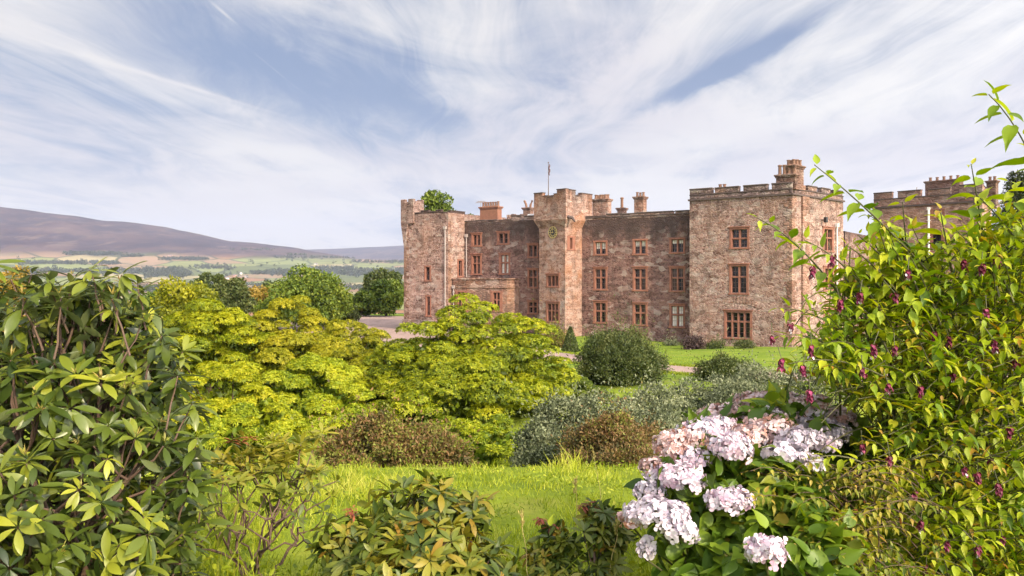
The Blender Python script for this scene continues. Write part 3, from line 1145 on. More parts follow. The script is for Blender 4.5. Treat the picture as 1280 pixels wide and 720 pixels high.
for g in GF[2:]:
    runs.append((g, .5, g.len * .4, zt + .003, zt + .9))
    runs.append((g, g.len * .4, g.len - .5, zt + .003, zt + .5))
parapet(castle, runs, M_STONE_PALE, cope=.08)
# gargoyle spout at the corner
mb = MB()
q = GF[1].p(.35, zk + .5, 0)
mb.tube([q, GF[1].p(.5, zk + .35, .45), GF[1].p(.62, zk - .05, .7)], [.2, .16, .08], 7)
mb.build('gargoyle_spout', M_COPE, castle)

# clock: dark skeleton dial with gilt ring, ticks and hands
s, Y = FC.hit(691.5)
zcl = zat(290.5, Y)
rad = .62


def on_face(f, s, z, out):
    return lambda r, a: f.p(s + r * math.sin(a), z + r * math.cos(a), out)


def ring(mb, f, s, z, r0, r1, o0, o1, n=36, m=0):
    A, B = on_face(f, s, z, o0), on_face(f, s, z, o1)
    for i in range(n):
        a, b = 2 * math.pi * i / n, 2 * math.pi * (i + 1) / n
        mb.poly([B(r0, a), B(r1, a), B(r1, b), B(r0, b)][::-1], m)
        mb.poly([A(r1, a), B(r1, a), B(r1, b), A(r1, b)], m)
        if r0 > 0:
            mb.poly([A(r0, a), A(r0, b), B(r0, b), B(r0, a)], m)


def disc(mb, f, s, z, r, o0, o1, n=36, m=0):
    A, B = on_face(f, s, z, o0), on_face(f, s, z, o1)
    mb.poly([B(r, 2 * math.pi * i / n) for i in range(n)][::-1], m)
    for i in range(n):
        a, b = 2 * math.pi * i / n, 2 * math.pi * (i + 1) / n
        mb.poly([A(r, a), B(r, a), B(r, b), A(r, b)], m)


def radial_bar(mb, f, s, z, a, r0, r1, w_, o0, o1):
    c, d = math.cos(a), math.sin(a)
    pts = []
    for o in (o0, o1):
        for r, k in ((r0, -1), (r0, 1), (r1, 1), (r1, -1)):
            pts.append(f.p(s + r * d + k * w_ * c, z + r * c - k * w_ * d, o))
    mb.hexa(pts)


mb = MB()
disc(mb, FC, s, zcl, rad, -.02, .06)
ck = mb.build('clock', M_BLACK, castle)
mb = MB()
ring(mb, FC, s, zcl, rad - .07, rad - .005, .05, .085)
ring(mb, FC, s, zcl, rad * .52, rad * .57, .05, .08)
for i in range(12):
    radial_bar(mb, FC, s, zcl, i * math.pi / 6, rad * .60, rad * .86, .026, .05, .083)
mb.build('clock_dial', M_GOLD, ck)
for ang, ln, wd in ((R(352), .52, .02), (R(262), .34, .03)):
    mb = MB()
    radial_bar(mb, FC, s, zcl, ang, -.1, ln * .9, wd, .09, .105)
    mb.build('clock_hand', M_GOLD, ck)

# flagpole with a furled flag
c = pl(685.5, 86.0)
mb = MB()
mb.tube([(*c, zt), (*c, zat(204, 86))], [.05, .028], 8)
mb.lathe(c, [(.02, zat(204, 86)), (.09, zat(204, 86) + .05), (.02, zat(204, 86) + .14)], 8)
fp_ = mb.build('flagpole', M_BARK, castle)
mb = MB()
fl = []
for i in range(9):
    t_ = i / 8
    fl.append((c[0] + .10 + .05 * math.sin(i * 1.7), c[1] - .03, zat(205, 86) - t_ * 1.25))
mb.tube(fl, [.03, .06, .08, .07, .09, .07, .08, .06, .03], 7)
mb.build('flag', M_FLAG, fp_)

# --- left tower with corner turret
FLf = Face(pl(505, 93.6), pl(560, 90.0))
FLr = Face(FLf.P1, pl(581.5, 92.4))
zl = zat(266.5, 91)
hL = [FLf.rect(531.5, 537.5, 334, 350), FLf.rect(533, 537.8, 371, 394)]
hLr = [FLr.rect(573, 578, 326, 345)]
mass('left_tower_wall', [FLf, FLr], [FLr.P1 + NB * 7, FLf.P0 + NB * 9.5], -1.2, zl, [hL, hLr], M_STONE, castle, zl - .4)
for h in hL:
    FLf.window(castle, h, 1, 1, .4, surround=.14, hood=False)
FLr.window(castle, hLr[0], 1, 1, .4, surround=.2, hood=False)
mb = MB()
FLf.block(mb, -.14, FLf.len + .14, -1.2, zat(400, 91.5), -.3, .2)
mb.build('plinth', M_PLINTH, castle, bevel=.06)
runs = []
s = 1.5
while s < FLf.len - .3:
    l = random.uniform(.7, 1.3)
    runs.append((FLf, s, min(FLf.len, s + l), zl + .003, zl + random.uniform(.1, .42)))
    s += l
runs.append((FLr, .46, FLr.len, zl + .003, zl + .3))
parapet(castle, runs, M_STONE_DARK, cope=.06)
# turret corbelled out over the corner
mb = MB()
o = FLf.P0 - FLf.u * .34 + FLf.n * .22
tw = 1.95
vv = -FLf.n
zb = zat(280, 93.5)
ztt = zat(249.5, 93.5)
mb.box(o, FLf.u * tw, vv * tw, zb, ztt - .9)
mb.hexa([(*p, z) for z, ps in ((zb - 2.6, [FLf.P0 - FLf.u * .03 + FLf.n * .04, FLf.P0 + FLf.u * .3 + FLf.n * .04, FLf.P0 + FLf.u * .3 + vv * 1.5, FLf.P0 - FLf.u * .03 + vv * 1.5]),
                               (zb - .002, [o, o + FLf.u * tw * .55, o + FLf.u * tw * .55 + vv * tw, o + vv * tw])) for p in ps])
for a, b, h in ((0, .36, .9), (.36, .58, .55), (.58, 1, .92)):
    mb.box(o + FLf.u * tw * a, FLf.u * tw * (b - a), vv * .4, ztt - .9, ztt - .9 + h)
    mb.box(o + vv * tw - vv * .4 + FLf.u * tw * a, FLf.u * tw * (b - a), vv * .4, ztt - .9, ztt - .9 + h)
mb.box(o + vv * .41, FLf.u * .4, vv * (tw - .82), ztt - .9, ztt - .2)
mb.box(o + vv * .41 + FLf.u * (tw - .4), FLf.u * .4, vv * (tw - .82), ztt - .9, ztt - .2)
mb.build('turret', M_STONE, castle, bevel=.04)
mb = MB()
z = .3
i = 0
while z < zl - .4:
    FLf.block(mb, -.02, .75 if i % 2 else .42, z + 1.0, z + 1.4, -.1, .024)
    z += .42
    i += 1
mb.build('quoin', M_STONE_RED, castle, bevel=.02)
mb = MB()
z = .3
i = 0
while z < zl - .4:
    FLr.block(mb, .022, .55 if i % 2 else .9, z, z + .4, -.06, .03)
    z += .42
    i += 1
mb.build('quoin', M_STONE_RED, castle, bevel=.02)
pipe(castle, FLf, 557, 286, 408, .07)
pipe(castle, FP, 567.5, 360, 400, .06)
# roof aerial on the range
c = pl(601, 96)
mb = MB()
mb.tube([(*c, zm), (*c, zat(251, 96))], .03, 5)
for k in range(4):
    q = np.array([*c, zat(251.5 + k * .6, 96)])
    d_ = np.array([FM.u[0], FM.u[1], 0]) * (.5 + .1 * k)
    mb.tube([q - d_, q + d_], .02, 4)
mb.build('roof_aerial', M_PIPE, castle)
# lower link wall to the right of the tower
FK = Face(pl(1052, 79), pl(1095, 92))
mb = MB()
FK.wall(mb, -1.2, zat(292, 84))
Face(FK.P1, FK.P1 + NB).wall(mb, -1.2, zat(292, 84))
Face(FK.P1 + NB, FK.P0 + NB).wall(mb, -1.2, zat(292, 84))
mb.poly([(*p, zat(292, 84)) for p in (FK.P0, FK.P1, FK.P1 + NB, FK.P0 + NB)])
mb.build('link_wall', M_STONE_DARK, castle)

# ------------------------------------------------------------------ right-hand block
gate = thing('castle_block', 'separate brown stone block with a row of chimney pots, beyond the purple-flowered shrub', 'castle block')
GFf = Face(pl(1092, 97.5), pl(1228, 88.5))
GFr = Face(GFf.P1, GFf.P1 + np.array([5.5, 7.5]))
zg = zat(258.5, 94.5)
hG = [GFf.rect(1165, 1177, 293, 307), GFf.rect(1166, 1178, 263, 271), GFf.rect(1120, 1130, 296, 310)]
mass('block_wall', [GFf, GFr], [GFr.P1 + (GFf.P0 - GFf.P1)], -1.2, zg, [hG, []], M_STONE_GATE, gate, zg - .02)
for i, h in enumerate(hG):
    GFf.window(gate, h, 1, 1, .4, surround=.25, hood=i == 0, pane=M_CURTAIN if i == 1 else None, bars=False)
mb = MB()
GFf.block(mb, -.15, GFf.len + .15, zg + .003, zg + .2, -.5, .16)
GFr.block(mb, 0, GFr.len, zg + .003, zg + .198, -.5, .15)
mb.build('cornice', M_COPE, gate)
runs = [(GFf, 0, GFf.len, zg + .205, zg + 1.15), (GFr, .46, GFr.len, zg + .205, zg + 1.15)]
for p0, p1, h in ((1092, 1115, 1.95), (1122, 1151, 1.95), (1160, 1188, 1.9), (1199, 1228, 2.1)):
    runs.append((GFf, GFf.hit(p0)[0], GFf.hit(p1)[0], zg + 1.153, zg + h))
for k in range(3):
    runs.append((GFr, .6 + k * 3, 2.6 + k * 3, zg + 1.153, zg + 2.0))
parapet(gate, runs, M_STONE_GATE)
chimney(gate, pl(1180, 95.5), GFf.u, 3.9, 1.1, zg + .2, zat(225.5, 95.5), 5, .5, M_STONE_RED)
chimney(gate, pl(1240.5, 93.5), GFf.u, 1.0, .9, zg - .3, zat(226, 93.5), 2, .55, M_STONE_RED)
pipe(gate, GFf, 1161.5, 262, 330, .12, M_WHITE, .16)
c = pl(1146, 94)
mb = MB()
mb.tube([(*c, zg), (*c, zat(234, 94))], .04, 6)
mb.build('lightning_rod', M_PIPE, gate)


# ------------------------------------------------------------------ vegetation: materials
LM_YELLOW = leaf_mat('golden_leaf', [(0.054, 0.083, 0.005), (0.186, 0.232, 0.005), (0.355, 0.373, 0.008), (0.479, 0.447, 0.012)], .55, .30)
LM_OLIVE = leaf_mat('olive_leaf', [(.07, .09, .007), (.20, .215, .010), (.36, .34, .014), (.46, .40, .02)], .55, .35)
LM_LIME = leaf_mat('lime_leaf', [(.07, .12, .007), (.20, .26, .010), (.36, .40, .014), (.47, .46, .02)], .55, .3)
LM_TREE = leaf_mat('tree_leaf', [(.035, .06, .008), (.08, .125, .012), (.145, .195, .018), (.21, .24, .022)], .6, .2)
LM_DARK = leaf_mat('dark_leaf', [(.022, .036, .010), (.05, .072, .016), (.09, .115, .025), (.13, .14, .035)], .6, .15)
LM_AUTUMN = leaf_mat('autumn_leaf', [(.12, .09, .02), (.26, .16, .025), (.34, .22, .03), (.2, .17, .03)], .6, .25)
LM_GREY = leaf_mat('grey_leaf', [(0.052, 0.068, 0.031), (0.118, 0.141, 0.068), (0.207, 0.228, 0.118), (0.311, 0.327, 0.186)], .55, .15)
LM_RUSSET = leaf_mat('russet_leaf', [(.07, .065, .02), (.15, .09, .032), (.24, .13, .055), (.17, .18, .03), (.22, .24, .035)], .65, .2)
LM_RHODO = leaf_mat('rhododendron_leaf', [(0.020, 0.036, 0.007), (0.054, 0.080, 0.010), (0.108, 0.140, 0.015), (0.202, 0.224, 0.020), (0.317, 0.320, 0.025)], .33, .2, .4,
                    under=(0.115, 0.136, 0.060))
LM_BRONZE = leaf_mat('bronze_leaf', [(0.031, 0.056, 0.008), (0.076, 0.107, 0.013), (0.144, 0.163, 0.017), (0.233, 0.215, 0.023), (0.260, 0.133, 0.015)], .42, .2)
LM_PHEAS = leaf_mat('shrub_leaf', [(.07, .13, .008), (.19, .28, .012), (.36, .43, .018), (.47, .48, .03), (.36, .20, .03)], .48, .36)
LM_HYD = leaf_mat('hydrangea_leaf', [(.05, .10, .010), (.12, .19, .015), (.22, .29, .022), (.30, .17, .03)], .45, .25)
LM_PETAL = leaf_mat('petal', [(.50, .31, .41), (.61, .46, .55), (.67, .58, .65), (.70, .67, .71)], .7, .15)
LM_PETALW = leaf_mat('white_petal', [(.50, .40, .49), (.60, .53, .60), (.66, .62, .66)], .7, .15)
LM_DRY = leaf_mat('fading_petal', [(.34, .12, .06), (.56, .32, .28), (.64, .46, .46), (.69, .59, .60)], .7, .15)
LM_BRACT = leaf_mat('maroon_bract', [(.045, .006, .014), (.10, .012, .03), (.20, .02, .07), (.32, .05, .14)], .5, .15)
LM_GRASS = leaf_mat('grass_blade', [(.10, .15, .010), (.23, .29, .015), (.37, .41, .022), (.48, .46, .08)], .6, .35)
LM_STRAW = leaf_mat('straw', [(.35, .28, .08), (.5, .4, .14)], .7, .2)
LM_FAR = leaf_mat('far_wood_leaf', [(.018, .028, .012), (.035, .048, .018), (.06, .07, .025), (.09, .075, .035)], .8, 0)


def gz(x, y):
    return float(height(x, y))


def shell(n, zmin=-0.3):
    d = rand_dirs(int(n * 2.6) + 8)
    d = d[d[:, 2] > zmin]
    while len(d) < n:
        e = rand_dirs(n)
        d = np.concatenate([d, e[e[:, 2] > zmin]])
    return d[:n]


def domes_to_pads(domes, npad, size=(.16, .28), flat=.5):
    """domes: (cx,cy,z0,rx,ry,H) -> pad centres and radii on their outsides"""
    C_, R_ = [], []
    wts = np.array([d[3] * d[5] for d in domes])
    for d, k in zip(domes, np.maximum(12, npad * wts / wts.sum()).astype(int)):
        u = shell(k, -.05)
        f_ = rng.uniform(.80, 1.0, (k, 1))
        c = np.array(d[:3]) + u * np.array([d[3], d[4], d[5]]) * f_
        a = rng.uniform(*size, k) * min(d[3], d[5] * 1.3)
        C_.append(c)
        R_.append(np.stack([a, a, a * flat * rng.uniform(.8, 1.2, k)], 1))
    return np.concatenate(C_), np.concatenate(R_)


def on_pads(C_, R_, n, zmin=-.25, cull=.75):
    """n points with outward directions over the pads' upper sides, dropping those deep inside other pads"""
    area = R_[:, 0] * R_[:, 0]
    idx = rng.choice(len(C_), int(n * 1.5), p=area / area.sum())
    u = shell(len(idx), zmin)
    P = C_[idx] + u * R_[idx] * rng.uniform(.86, 1.06, (len(idx), 1))
    keep = np.ones(len(P), bool)
    if cull:
        for c, r in zip(C_, R_):
            q = (P - c) / (r * cull)
            keep &= (q * q).sum(1) > 1
    P, u, idx = P[keep][:n], u[keep][:n], idx[keep][:n]
    return P, nrm(u / R_[idx]), idx


def limbs(base, C_, name, mt, parent, r0, k=9, frac=.45):
    tb = Tubes()
    base = np.array(base, float)
    sel = rng.choice(len(C_), min(k, len(C_)), replace=False)
    for i in sel:
        tgt = C_[i]
        mid = base + (tgt - base) * np.array([frac, frac, frac * 1.15])
        t = np.linspace(0, 1, 7)[:, None]
        P = base * (1 - t) ** 2 + 2 * mid * t * (1 - t) + tgt * t * t
        P[:, :2] += rng.normal(0, .04 * np.linalg.norm(tgt - base) / 3, (7, 2)) * t
        P[0] = base
        tb.add(P, r0 * rng.uniform(.5, .8), r0 * .12, 6)
    return tb.build(name, mt, parent)


def mound(name, label, cat, domes_px, Y, mt, n=4000, L=.17, Wd=.36, leaves_n=7, npad=60, tone=(.35, .75), size=(.16, .28),
          group=None, elev=(-.1, .7), inner=3000, innerL=None, flat=.5, ry=1.0, kind='rosette', base_drop=.2, stem='stem'):
    """shrub built of leafy pads. domes_px: (px, py_top, halfwidth px[, dY])"""
    root = thing(name, label, cat, group)
    domes = []
    for d in domes_px:
        px, pt, hw = d[:3]
        y = Y + (d[3] if len(d) > 3 else 0)
        top = at(px, pt, y)
        g = gz(top[0], top[1]) - base_drop
        H = top[2] - g
        rx = hw / F * y
        z0 = g + H * .28
        domes.append((top[0], top[1], z0, rx, rx * ry, (top[2] - z0) / 1.04))
    C_, R_ = domes_to_pads(domes, npad, size, flat)
    gmin = np.array([gz(*c[:2]) for c in C_])
    C_[:, 2] = np.maximum(C_[:, 2], gmin + .12)
    out = Leaves()
    n = int(n * (2.2 if kind == 'rosette' else 1.25))
    P, A, idx = on_pads(C_, R_, n, -.18 if kind == 'rosette' else -.25)
    padtone = rng.uniform(-.2, .2, len(C_))
    tn = np.clip(rng.uniform(tone[0], tone[1], len(P)) + padtone[idx] + .16 * wavy(P[:, 0] + P[:, 2], P[:, 1], 1.3, 3), 0, 1)
    if kind == 'rosette':
        A2 = nrm(A + np.array([0, 0, .7]) + rng.normal(0, .25, A.shape))
        rosettes(P, A2, leaves_n, L * .72, Wd, tn, out, elev)
    else:
        Pm = np.repeat(P, leaves_n, 0) + rng.normal(0, L * .7, (len(P) * leaves_n, 3))
        D = nrm(np.repeat(A, leaves_n, 0) * .7 + rng.normal(0, .7, Pm.shape) + np.array([0, 0, .25]))
        stray = np.repeat(np.where(rng.random(len(P)) < .14, rng.exponential(L * 2.2, len(P)), 0), leaves_n)[:, None]
        Pm = Pm + (np.repeat(A, leaves_n, 0) + np.array([0, 0, .5])) * stray * rng.uniform(.3, 1, (len(Pm), 1))
        out.add(Pm, D, rand_dirs(len(Pm)) + np.array([0, 0, .6]), L * rng.uniform(.6, 1.15, len(Pm)), L * Wd * rng.uniform(.8, 1.1, len(Pm)),
                np.clip(np.repeat(tn, leaves_n) + rng.normal(0, .1, len(Pm)), 0, 1))
    # leaves inside the plant
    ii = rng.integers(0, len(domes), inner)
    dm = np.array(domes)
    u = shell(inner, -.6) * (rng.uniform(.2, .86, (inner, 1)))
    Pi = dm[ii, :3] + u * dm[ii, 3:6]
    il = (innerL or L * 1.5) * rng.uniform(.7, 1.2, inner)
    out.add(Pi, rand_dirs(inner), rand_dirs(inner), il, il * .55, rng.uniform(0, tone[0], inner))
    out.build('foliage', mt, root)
    limbs((domes[0][0], domes[0][1], gz(*domes[0][:2]) - .1), C_, stem, M_BARK, root, .05 * max(1, domes[0][3]), 10)
    return root


def tree(name, label, cat, px, py_top, hw, Y, mt, n=9000, L=.5, clumps=34, tone=(.3, .8), group=None, aspect=None, base=None, shape='round',
         low=.25, holes=1.0):
    root = thing(name, label, cat, group)
    top = at(px, py_top, Y)
    x, y = top[0], top[1]
    g = gz(x, y) if base is None else base
    H = top[2] - g
    rx = hw / F * Y
    zc_ = g + H * (low + (1 - low) / 2)
    hz = H * (1 - low) / 2
    u = rand_dirs(clumps)
    f_ = rng.uniform(.5, .98, (clumps, 1))
    C_ = np.array([x, y, zc_]) + u * f_ * np.array([rx, rx, hz])
    if shape == 'cone':
        k = (C_[:, 2] - (zc_ - hz)) / (2 * hz)
        C_[:, :2] = np.array([x, y]) + (C_[:, :2] - np.array([x, y])) * (1.25 - 1.05 * k)[:, None]
    a = rng.uniform(.24, .42, clumps) * min(rx, hz)
    R_ = np.stack([a, a, a * .72], 1)
    out = Leaves()
    P, A, idx = on_pads(C_, R_, n, -.75, .7)
    P = P + rng.normal(0, .07 * rx / 2, P.shape)
    ct = rng.uniform(-.18, .18, clumps)
    D = nrm(A * .5 + rng.normal(0, .7, P.shape) + np.array([0, 0, -.1]))
    ll = L * rng.uniform(.6, 1.2, len(P))
    out.add(P, D, A + rng.normal(0, .5, P.shape), ll, ll * .6, np.clip(rng.uniform(*tone, len(P)) + ct[idx], 0, 1))
    out.build('crown', mt, root)
    tb = Tubes()
    r0 = max(.12, H * .028)
    tt = np.linspace(0, 1, 8)
    trunk = np.stack([x + .12 * rx * np.sin(tt * 3), y + 0 * tt, g - .2 + tt * (H * .82)], 1)
    tb.add(trunk, r0 * 1.25, r0 * .2, 8)
    for i in rng.choice(clumps, min(14, clumps), replace=False):
        k = np.clip((C_[i, 2] - g) / H * .7, .12, .75)
        a0 = np.array([np.interp(k, tt * .82, trunk[:, q]) for q in range(3)])
        tb.curve(a0, C_[i], r0 * .45 * (1 - k * .5), r0 * .06, sag=.03 * H, wob=.05, k=5)
    tb.build('trunk', M_BARK, root)
    return root


# ------------------------------------------------------------------ garden shrubs, middle distance
GR = 'golden rhododendrons below the bank'
mound('rhododendron', 'largest yellow-green rhododendron, a broad billowing dome in front of the castle', 'rhododendron',
      [(600, 358, 60, 1.0), (655, 388, 54, 0), (560, 385, 50, .3), (530, 405, 62, -.5), (600, 430, 100, -1.5), (500, 425, 55, .5), (560, 478, 95, -3.5), (655, 450, 48, -1.0)], 36,
      LM_YELLOW, 9500, .21, .36, 7, 240, (.25, .75), (.20, .34), GR, inner=6000, flat=.54)
mound('rhododendron', 'bright yellow-green rhododendron with a round top, behind the large dark-leaved bush on the left', 'rhododendron',
      [(262, 374, 62), (225, 392, 50, .5), (300, 388, 45, 1)], 42, LM_YELLOW, 5200, .21, .36, 7, 90, (.35, .85), (.20, .34), GR, inner=3000, flat=.54)
mound('rhododendron', 'olive-gold rhododendron rising to a peak left of the castle forecourt', 'rhododendron',
      [(368, 369, 45), (335, 388, 45, -1), (405, 398, 42, .5), (372, 420, 66, -2)], 45, LM_OLIVE, 5200, .21, .36, 7, 90, (.4, .95), (.20, .34), GR, inner=3000, flat=.54)
mound('rhododendron', 'small olive rhododendron hump at the edge of the gravel forecourt', 'rhododendron',
      [(440, 395, 38), (470, 410, 28, .5), (425, 415, 46, -1)], 52, LM_OLIVE, 2600, .2, .36, 7, 50, (.3, .9), (.20, .34), GR, inner=1500, flat=.54)
mound('rhododendron', 'lime-green rhododendron at the left foot of the largest golden one', 'rhododendron',
      [(395, 440, 52), (350, 462, 45, -1), (420, 478, 44, -1.2), (375, 492, 60, -2)], 31, LM_LIME, 4800, .19, .36, 7, 90, (.3, .85), (.20, .34), GR, inner=3000, flat=.54)
mound('rhododendron', 'pale yellow rhododendron low beside the large dark-leaved bush on the left', 'rhododendron',
      [(285, 452, 56), (235, 470, 46, -1), (320, 480, 40, -1), (262, 500, 60, -2)], 27, LM_YELLOW, 4600, .18, .36, 7, 80, (.45, .95), (.20, .34), GR, inner=3000, flat=.54)
mound('rhododendron', 'dull olive rhododendron in the hollow between the golden domes', 'rhododendron',
      [(430, 432, 38), (470, 448, 36, -.5), (455, 470, 44, -1.5)], 37, LM_OLIVE, 3200, .2, .36, 7, 60, (.35, .95), (.20, .34), GR, inner=1800, flat=.54)
mound('rhododendron', 'yellow rhododendron glimpsed behind the top of the dark-leaved bush on the left', 'rhododendron',
      [(170, 408, 42), (130, 420, 50, .5), (60, 410, 60), (190, 440, 40, -1)], 36, LM_YELLOW, 3600, .2, .36, 7, 70, (.4, .95), (.20, .34), GR, inner=1800, flat=.54)
mound('shrub', 'light green loose-leaved shrub at the grass edge, left of the russet one', 'shrub',
      [(285, 508, 45), (335, 528, 40, -.5), (240, 530, 40)], 18, LM_LIME, 2600, .17, .3, 6, 40, (.3, .9), (.2, .36), inner=2000, flat=.5)
mound('shrub', 'fresh green low shrub between the russet shrub and the grey-leaved one', 'shrub',
      [(590, 524, 42), (632, 520, 34, .5), (652, 545, 26, 0), (620, 545, 34, -.5), (560, 548, 34, -.3)], 17.5, LM_LIME, 2600, .15, .34, 6, 46, (.2, .7), (.2, .36), inner=2200, flat=.5)
mound('shrub', 'russet brown twiggy shrub at the far edge of the grass', 'shrub',
      [(470, 528, 52), (425, 540, 30), (520, 538, 48, .4), (565, 552, 30, .3)], 14.2, LM_RUSSET, 3000, .085, .45, 5, 90, (.1, .95), (.14, .3), kind='leaf', inner=7000, innerL=.1, flat=.8)
GG = 'grey-leaved shrubs on the bank'
mound('shrub', 'grey-green small-leaved shrub, the rounded one nearest the grass edge', 'shrub',
      [(700, 498, 40), (668, 520, 30, -.2), (730, 505, 36, .3), (690, 540, 44, -.6)], 14.0, LM_GREY, 3400, .075, .42, 5, 90, (.15, .75), (.16, .32), GG, kind='leaf', inner=9000, innerL=.1, flat=.85)
mound('shrub', 'silvery grey-leaved shrub spreading below the dark round bush', 'shrub',
      [(800, 482, 50), (760, 490, 42, -.4), (845, 484, 40, .4), (810, 505, 60, -1)], 19, LM_GREY, 3800, .095, .40, 5, 100, (.25, .9), (.16, .32), GG, kind='leaf', inner=9000, innerL=.13, flat=.85)
mound('shrub', 'silvery grey-leaved shrub rising behind the pink hydrangea heads', 'shrub',
      [(905, 456, 42), (950, 453, 46, .6), (868, 468, 40, -.2), (930, 486, 70, -1.2), (1000, 456, 52, .5)], 21.5, LM_GREY, 4200, .10, .40, 5, 110, (.2, .85), (.16, .32), GG, kind='leaf', inner=10000, innerL=.14, flat=.85)
mound('shrub', 'rusty brown shrub with faded flower tufts beside the pink hydrangea', 'shrub',
      [(770, 522, 44), (735, 532, 32, -.1), (806, 530, 34, .2), (770, 548, 58, -.5)], 12.3, LM_RUSSET, 3600, .06, .42, 5, 110, (.05, .85), (.14, .28), kind='leaf', inner=9000, innerL=.08, flat=.85)
mound('shrub', 'fresh green shrub between the largest golden rhododendron and the dark round bush', 'shrub',
      [(712, 464, 22), (728, 474, 20, -.5), (700, 478, 22, -1), (745, 484, 22, -1)], 40, LM_TREE, 1500, .17, .4, 6, 40, (.4, 1), (.2, .36), inner=1200, flat=.6)
mound('bush', 'dark green round bush beside the gravel drive', 'bush',
      [(777, 404, 24), (758, 420, 26, -.4), (797, 422, 24, .2), (772, 436, 38, -.6), (808, 442, 20, .2), (740, 444, 18, -.3)], 46, LM_DARK, 5200, .2, .3, 5, 110, (.35, 1), (.2, .46), kind='leaf', inner=5000, innerL=.28, flat=1.0)
mound('bush', 'small clipped dark green bush at the lawn edge by the drive', 'bush',
      [(905, 447, 24), (890, 453, 18), (922, 453, 16)], 47, LM_DARK, 1500, .16, .4, 5, 26, (.4, 1), (.2, .36), kind='leaf', inner=1200, flat=.9)
mound('bush', 'plum-brown bush against the foot of the right tower', 'bush',
      [(868, 423, 11), (862, 427, 8)], 71.5, leaf_mat('plum_leaf', [(.03, .018, .02), (.09, .05, .05), (.16, .11, .10)], .6, .1), 700, .17, .5, 4, 14, (.2, .9), (.3, .5), kind='leaf', inner=500, flat=.9)
mound('bush', 'pinkish loose bush at the foot of the clock tower', 'bush',
      [(692, 412, 10), (700, 424, 8)], 70, LM_RUSSET, 900, .2, .5, 4, 18, (.3, 1), (.3, .5), kind='leaf', inner=500, flat=.9)
# clipped cone
root = thing('topiary', 'clipped dark green cone beside the clock tower foot', 'topiary')
b_ = at(713, 438, 66)
n_ = 2600
hh = rng.uniform(0, 1, n_) ** 1.4
aa = rng.uniform(0, 6.28, n_)
rr_ = .72 * (1 - hh) ** .8 * rng.uniform(.75, 1.03, n_)
g_ = gz(b_[0], b_[1])
P_ = np.stack([b_[0] + rr_ * np.cos(aa), b_[1] + rr_ * np.sin(aa), g_ + .05 + hh * 1.95], 1)
lo_ = Leaves()
lo_.add(P_, rand_dirs(n_) + np.array([0, 0, .4]), rand_dirs(n_), .16, .09, rng.uniform(.2, .8, n_))
lo_.build('foliage', LM_DARK, root)
tb = Tubes()
tb.add([(b_[0], b_[1], g_ - .1), (b_[0], b_[1], g_ + .9), (b_[0], b_[1], g_ + 1.7)], .07, .02, 6)
tb.build('stem', M_BARK, root)

# ------------------------------------------------------------------ trees
TG = 'trees around the castle and valley edge'
tree('broadleaf_tree', 'olive-green round tree standing highest behind the left golden rhododendrons', 'tree', 236, 348, 40, 66, LM_OLIVE, 9000, .32, 46, (.1, .7), TG, low=.05)
tree('broadleaf_tree', 'dark tree with a narrow tip behind the round olive-green tree', 'tree', 252, 341, 22, 112, LM_DARK, 5000, .5, 26, (.2, .9), TG, low=.1)
tree('broadleaf_tree', 'dark green pointed tree right of the round olive-green tree', 'tree', 297, 346, 24, 100, LM_DARK, 6000, .42, 30, (.3, 1), TG, shape='cone', low=.05)
tree('broadleaf_tree', 'slim dark tree directly left of the pointed dark green one', 'tree', 275, 343, 15, 108, LM_DARK, 3500, .42, 22, (.3, 1), TG, shape='cone', low=.05)
tree('broadleaf_tree', 'big rounded green tree between the golden rhododendrons and the forecourt', 'tree', 380, 341, 54, 92, LM_TREE, 14000, .42, 64, (.25, .95), TG, low=.05)
tree('broadleaf_tree', 'green tree on the right shoulder of the big rounded one', 'tree', 412, 362, 25, 100, LM_TREE, 6000, .42, 30, (.1, .8), TG, low=.05)
tree('broadleaf_tree', 'small dark tree in the gap left of the castle forecourt', 'tree', 443, 374, 17, 128, LM_DARK, 3600, .5, 22, (.2, .9), TG, low=.05)
tree('broadleaf_tree', 'tall dark tree just left of the castle corner', 'tree', 480, 339, 24, 150, LM_DARK, 6000, .6, 34, (.3, 1), TG, low=.08)
tree('broadleaf_tree', 'leafy green tree beside the far end of the forecourt', 'tree', 482, 354, 26, 128, LM_TREE, 7000, .5, 34, (.2, .8), TG, low=.04)
tree('autumn_tree', 'yellow autumn tree between the dark pointed tree and the big green one', 'tree', 328, 352, 20, 122, LM_AUTUMN, 4200, .45, 26, (.2, .9), TG, low=.05)
tree('autumn_tree', 'yellowish autumn tree at the far left behind the dark-leaved bush', 'tree', 4, 322, 28, 46, LM_AUTUMN, 4500, .25, 26, (.0, .8), TG, low=.3)
tree('broadleaf_tree', 'small thin tree on the skyline of the pasture, right of the big rounded tree', 'tree', 421, 345, 11, 240, LM_DARK, 1500, .7, 14, (.2, .8), TG, low=.2)
tree('broadleaf_tree', 'leafy tree rising behind the battlements of the left tower', 'tree', 546, 241, 26, 112, LM_TREE, 7500, .45, 44, (.2, .85), TG, low=.45)
tree('broadleaf_tree', 'small tuft of tree crown behind the brick chimney', 'tree', 592, 253, 10, 116, LM_TREE, 1500, .4, 14, (.2, .8), TG, low=.5)
tree('broadleaf_tree', 'mid-green tree filling the gap behind the small olive rhododendron hump', 'tree', 450, 366, 24, 126, LM_TREE, 6000, .48, 34, (.15, .8), TG, low=.02)
tree('broadleaf_tree', 'low dark tree between the big rounded tree and the forecourt', 'tree', 432, 382, 20, 112, LM_DARK, 5000, .42, 30, (.3, 1), TG, low=.0)
tree('broadleaf_tree', 'deep green tree behind the yellow autumn tree', 'tree', 345, 352, 24, 140, LM_DARK, 5000, .55, 30, (.2, .9), TG, low=.05)
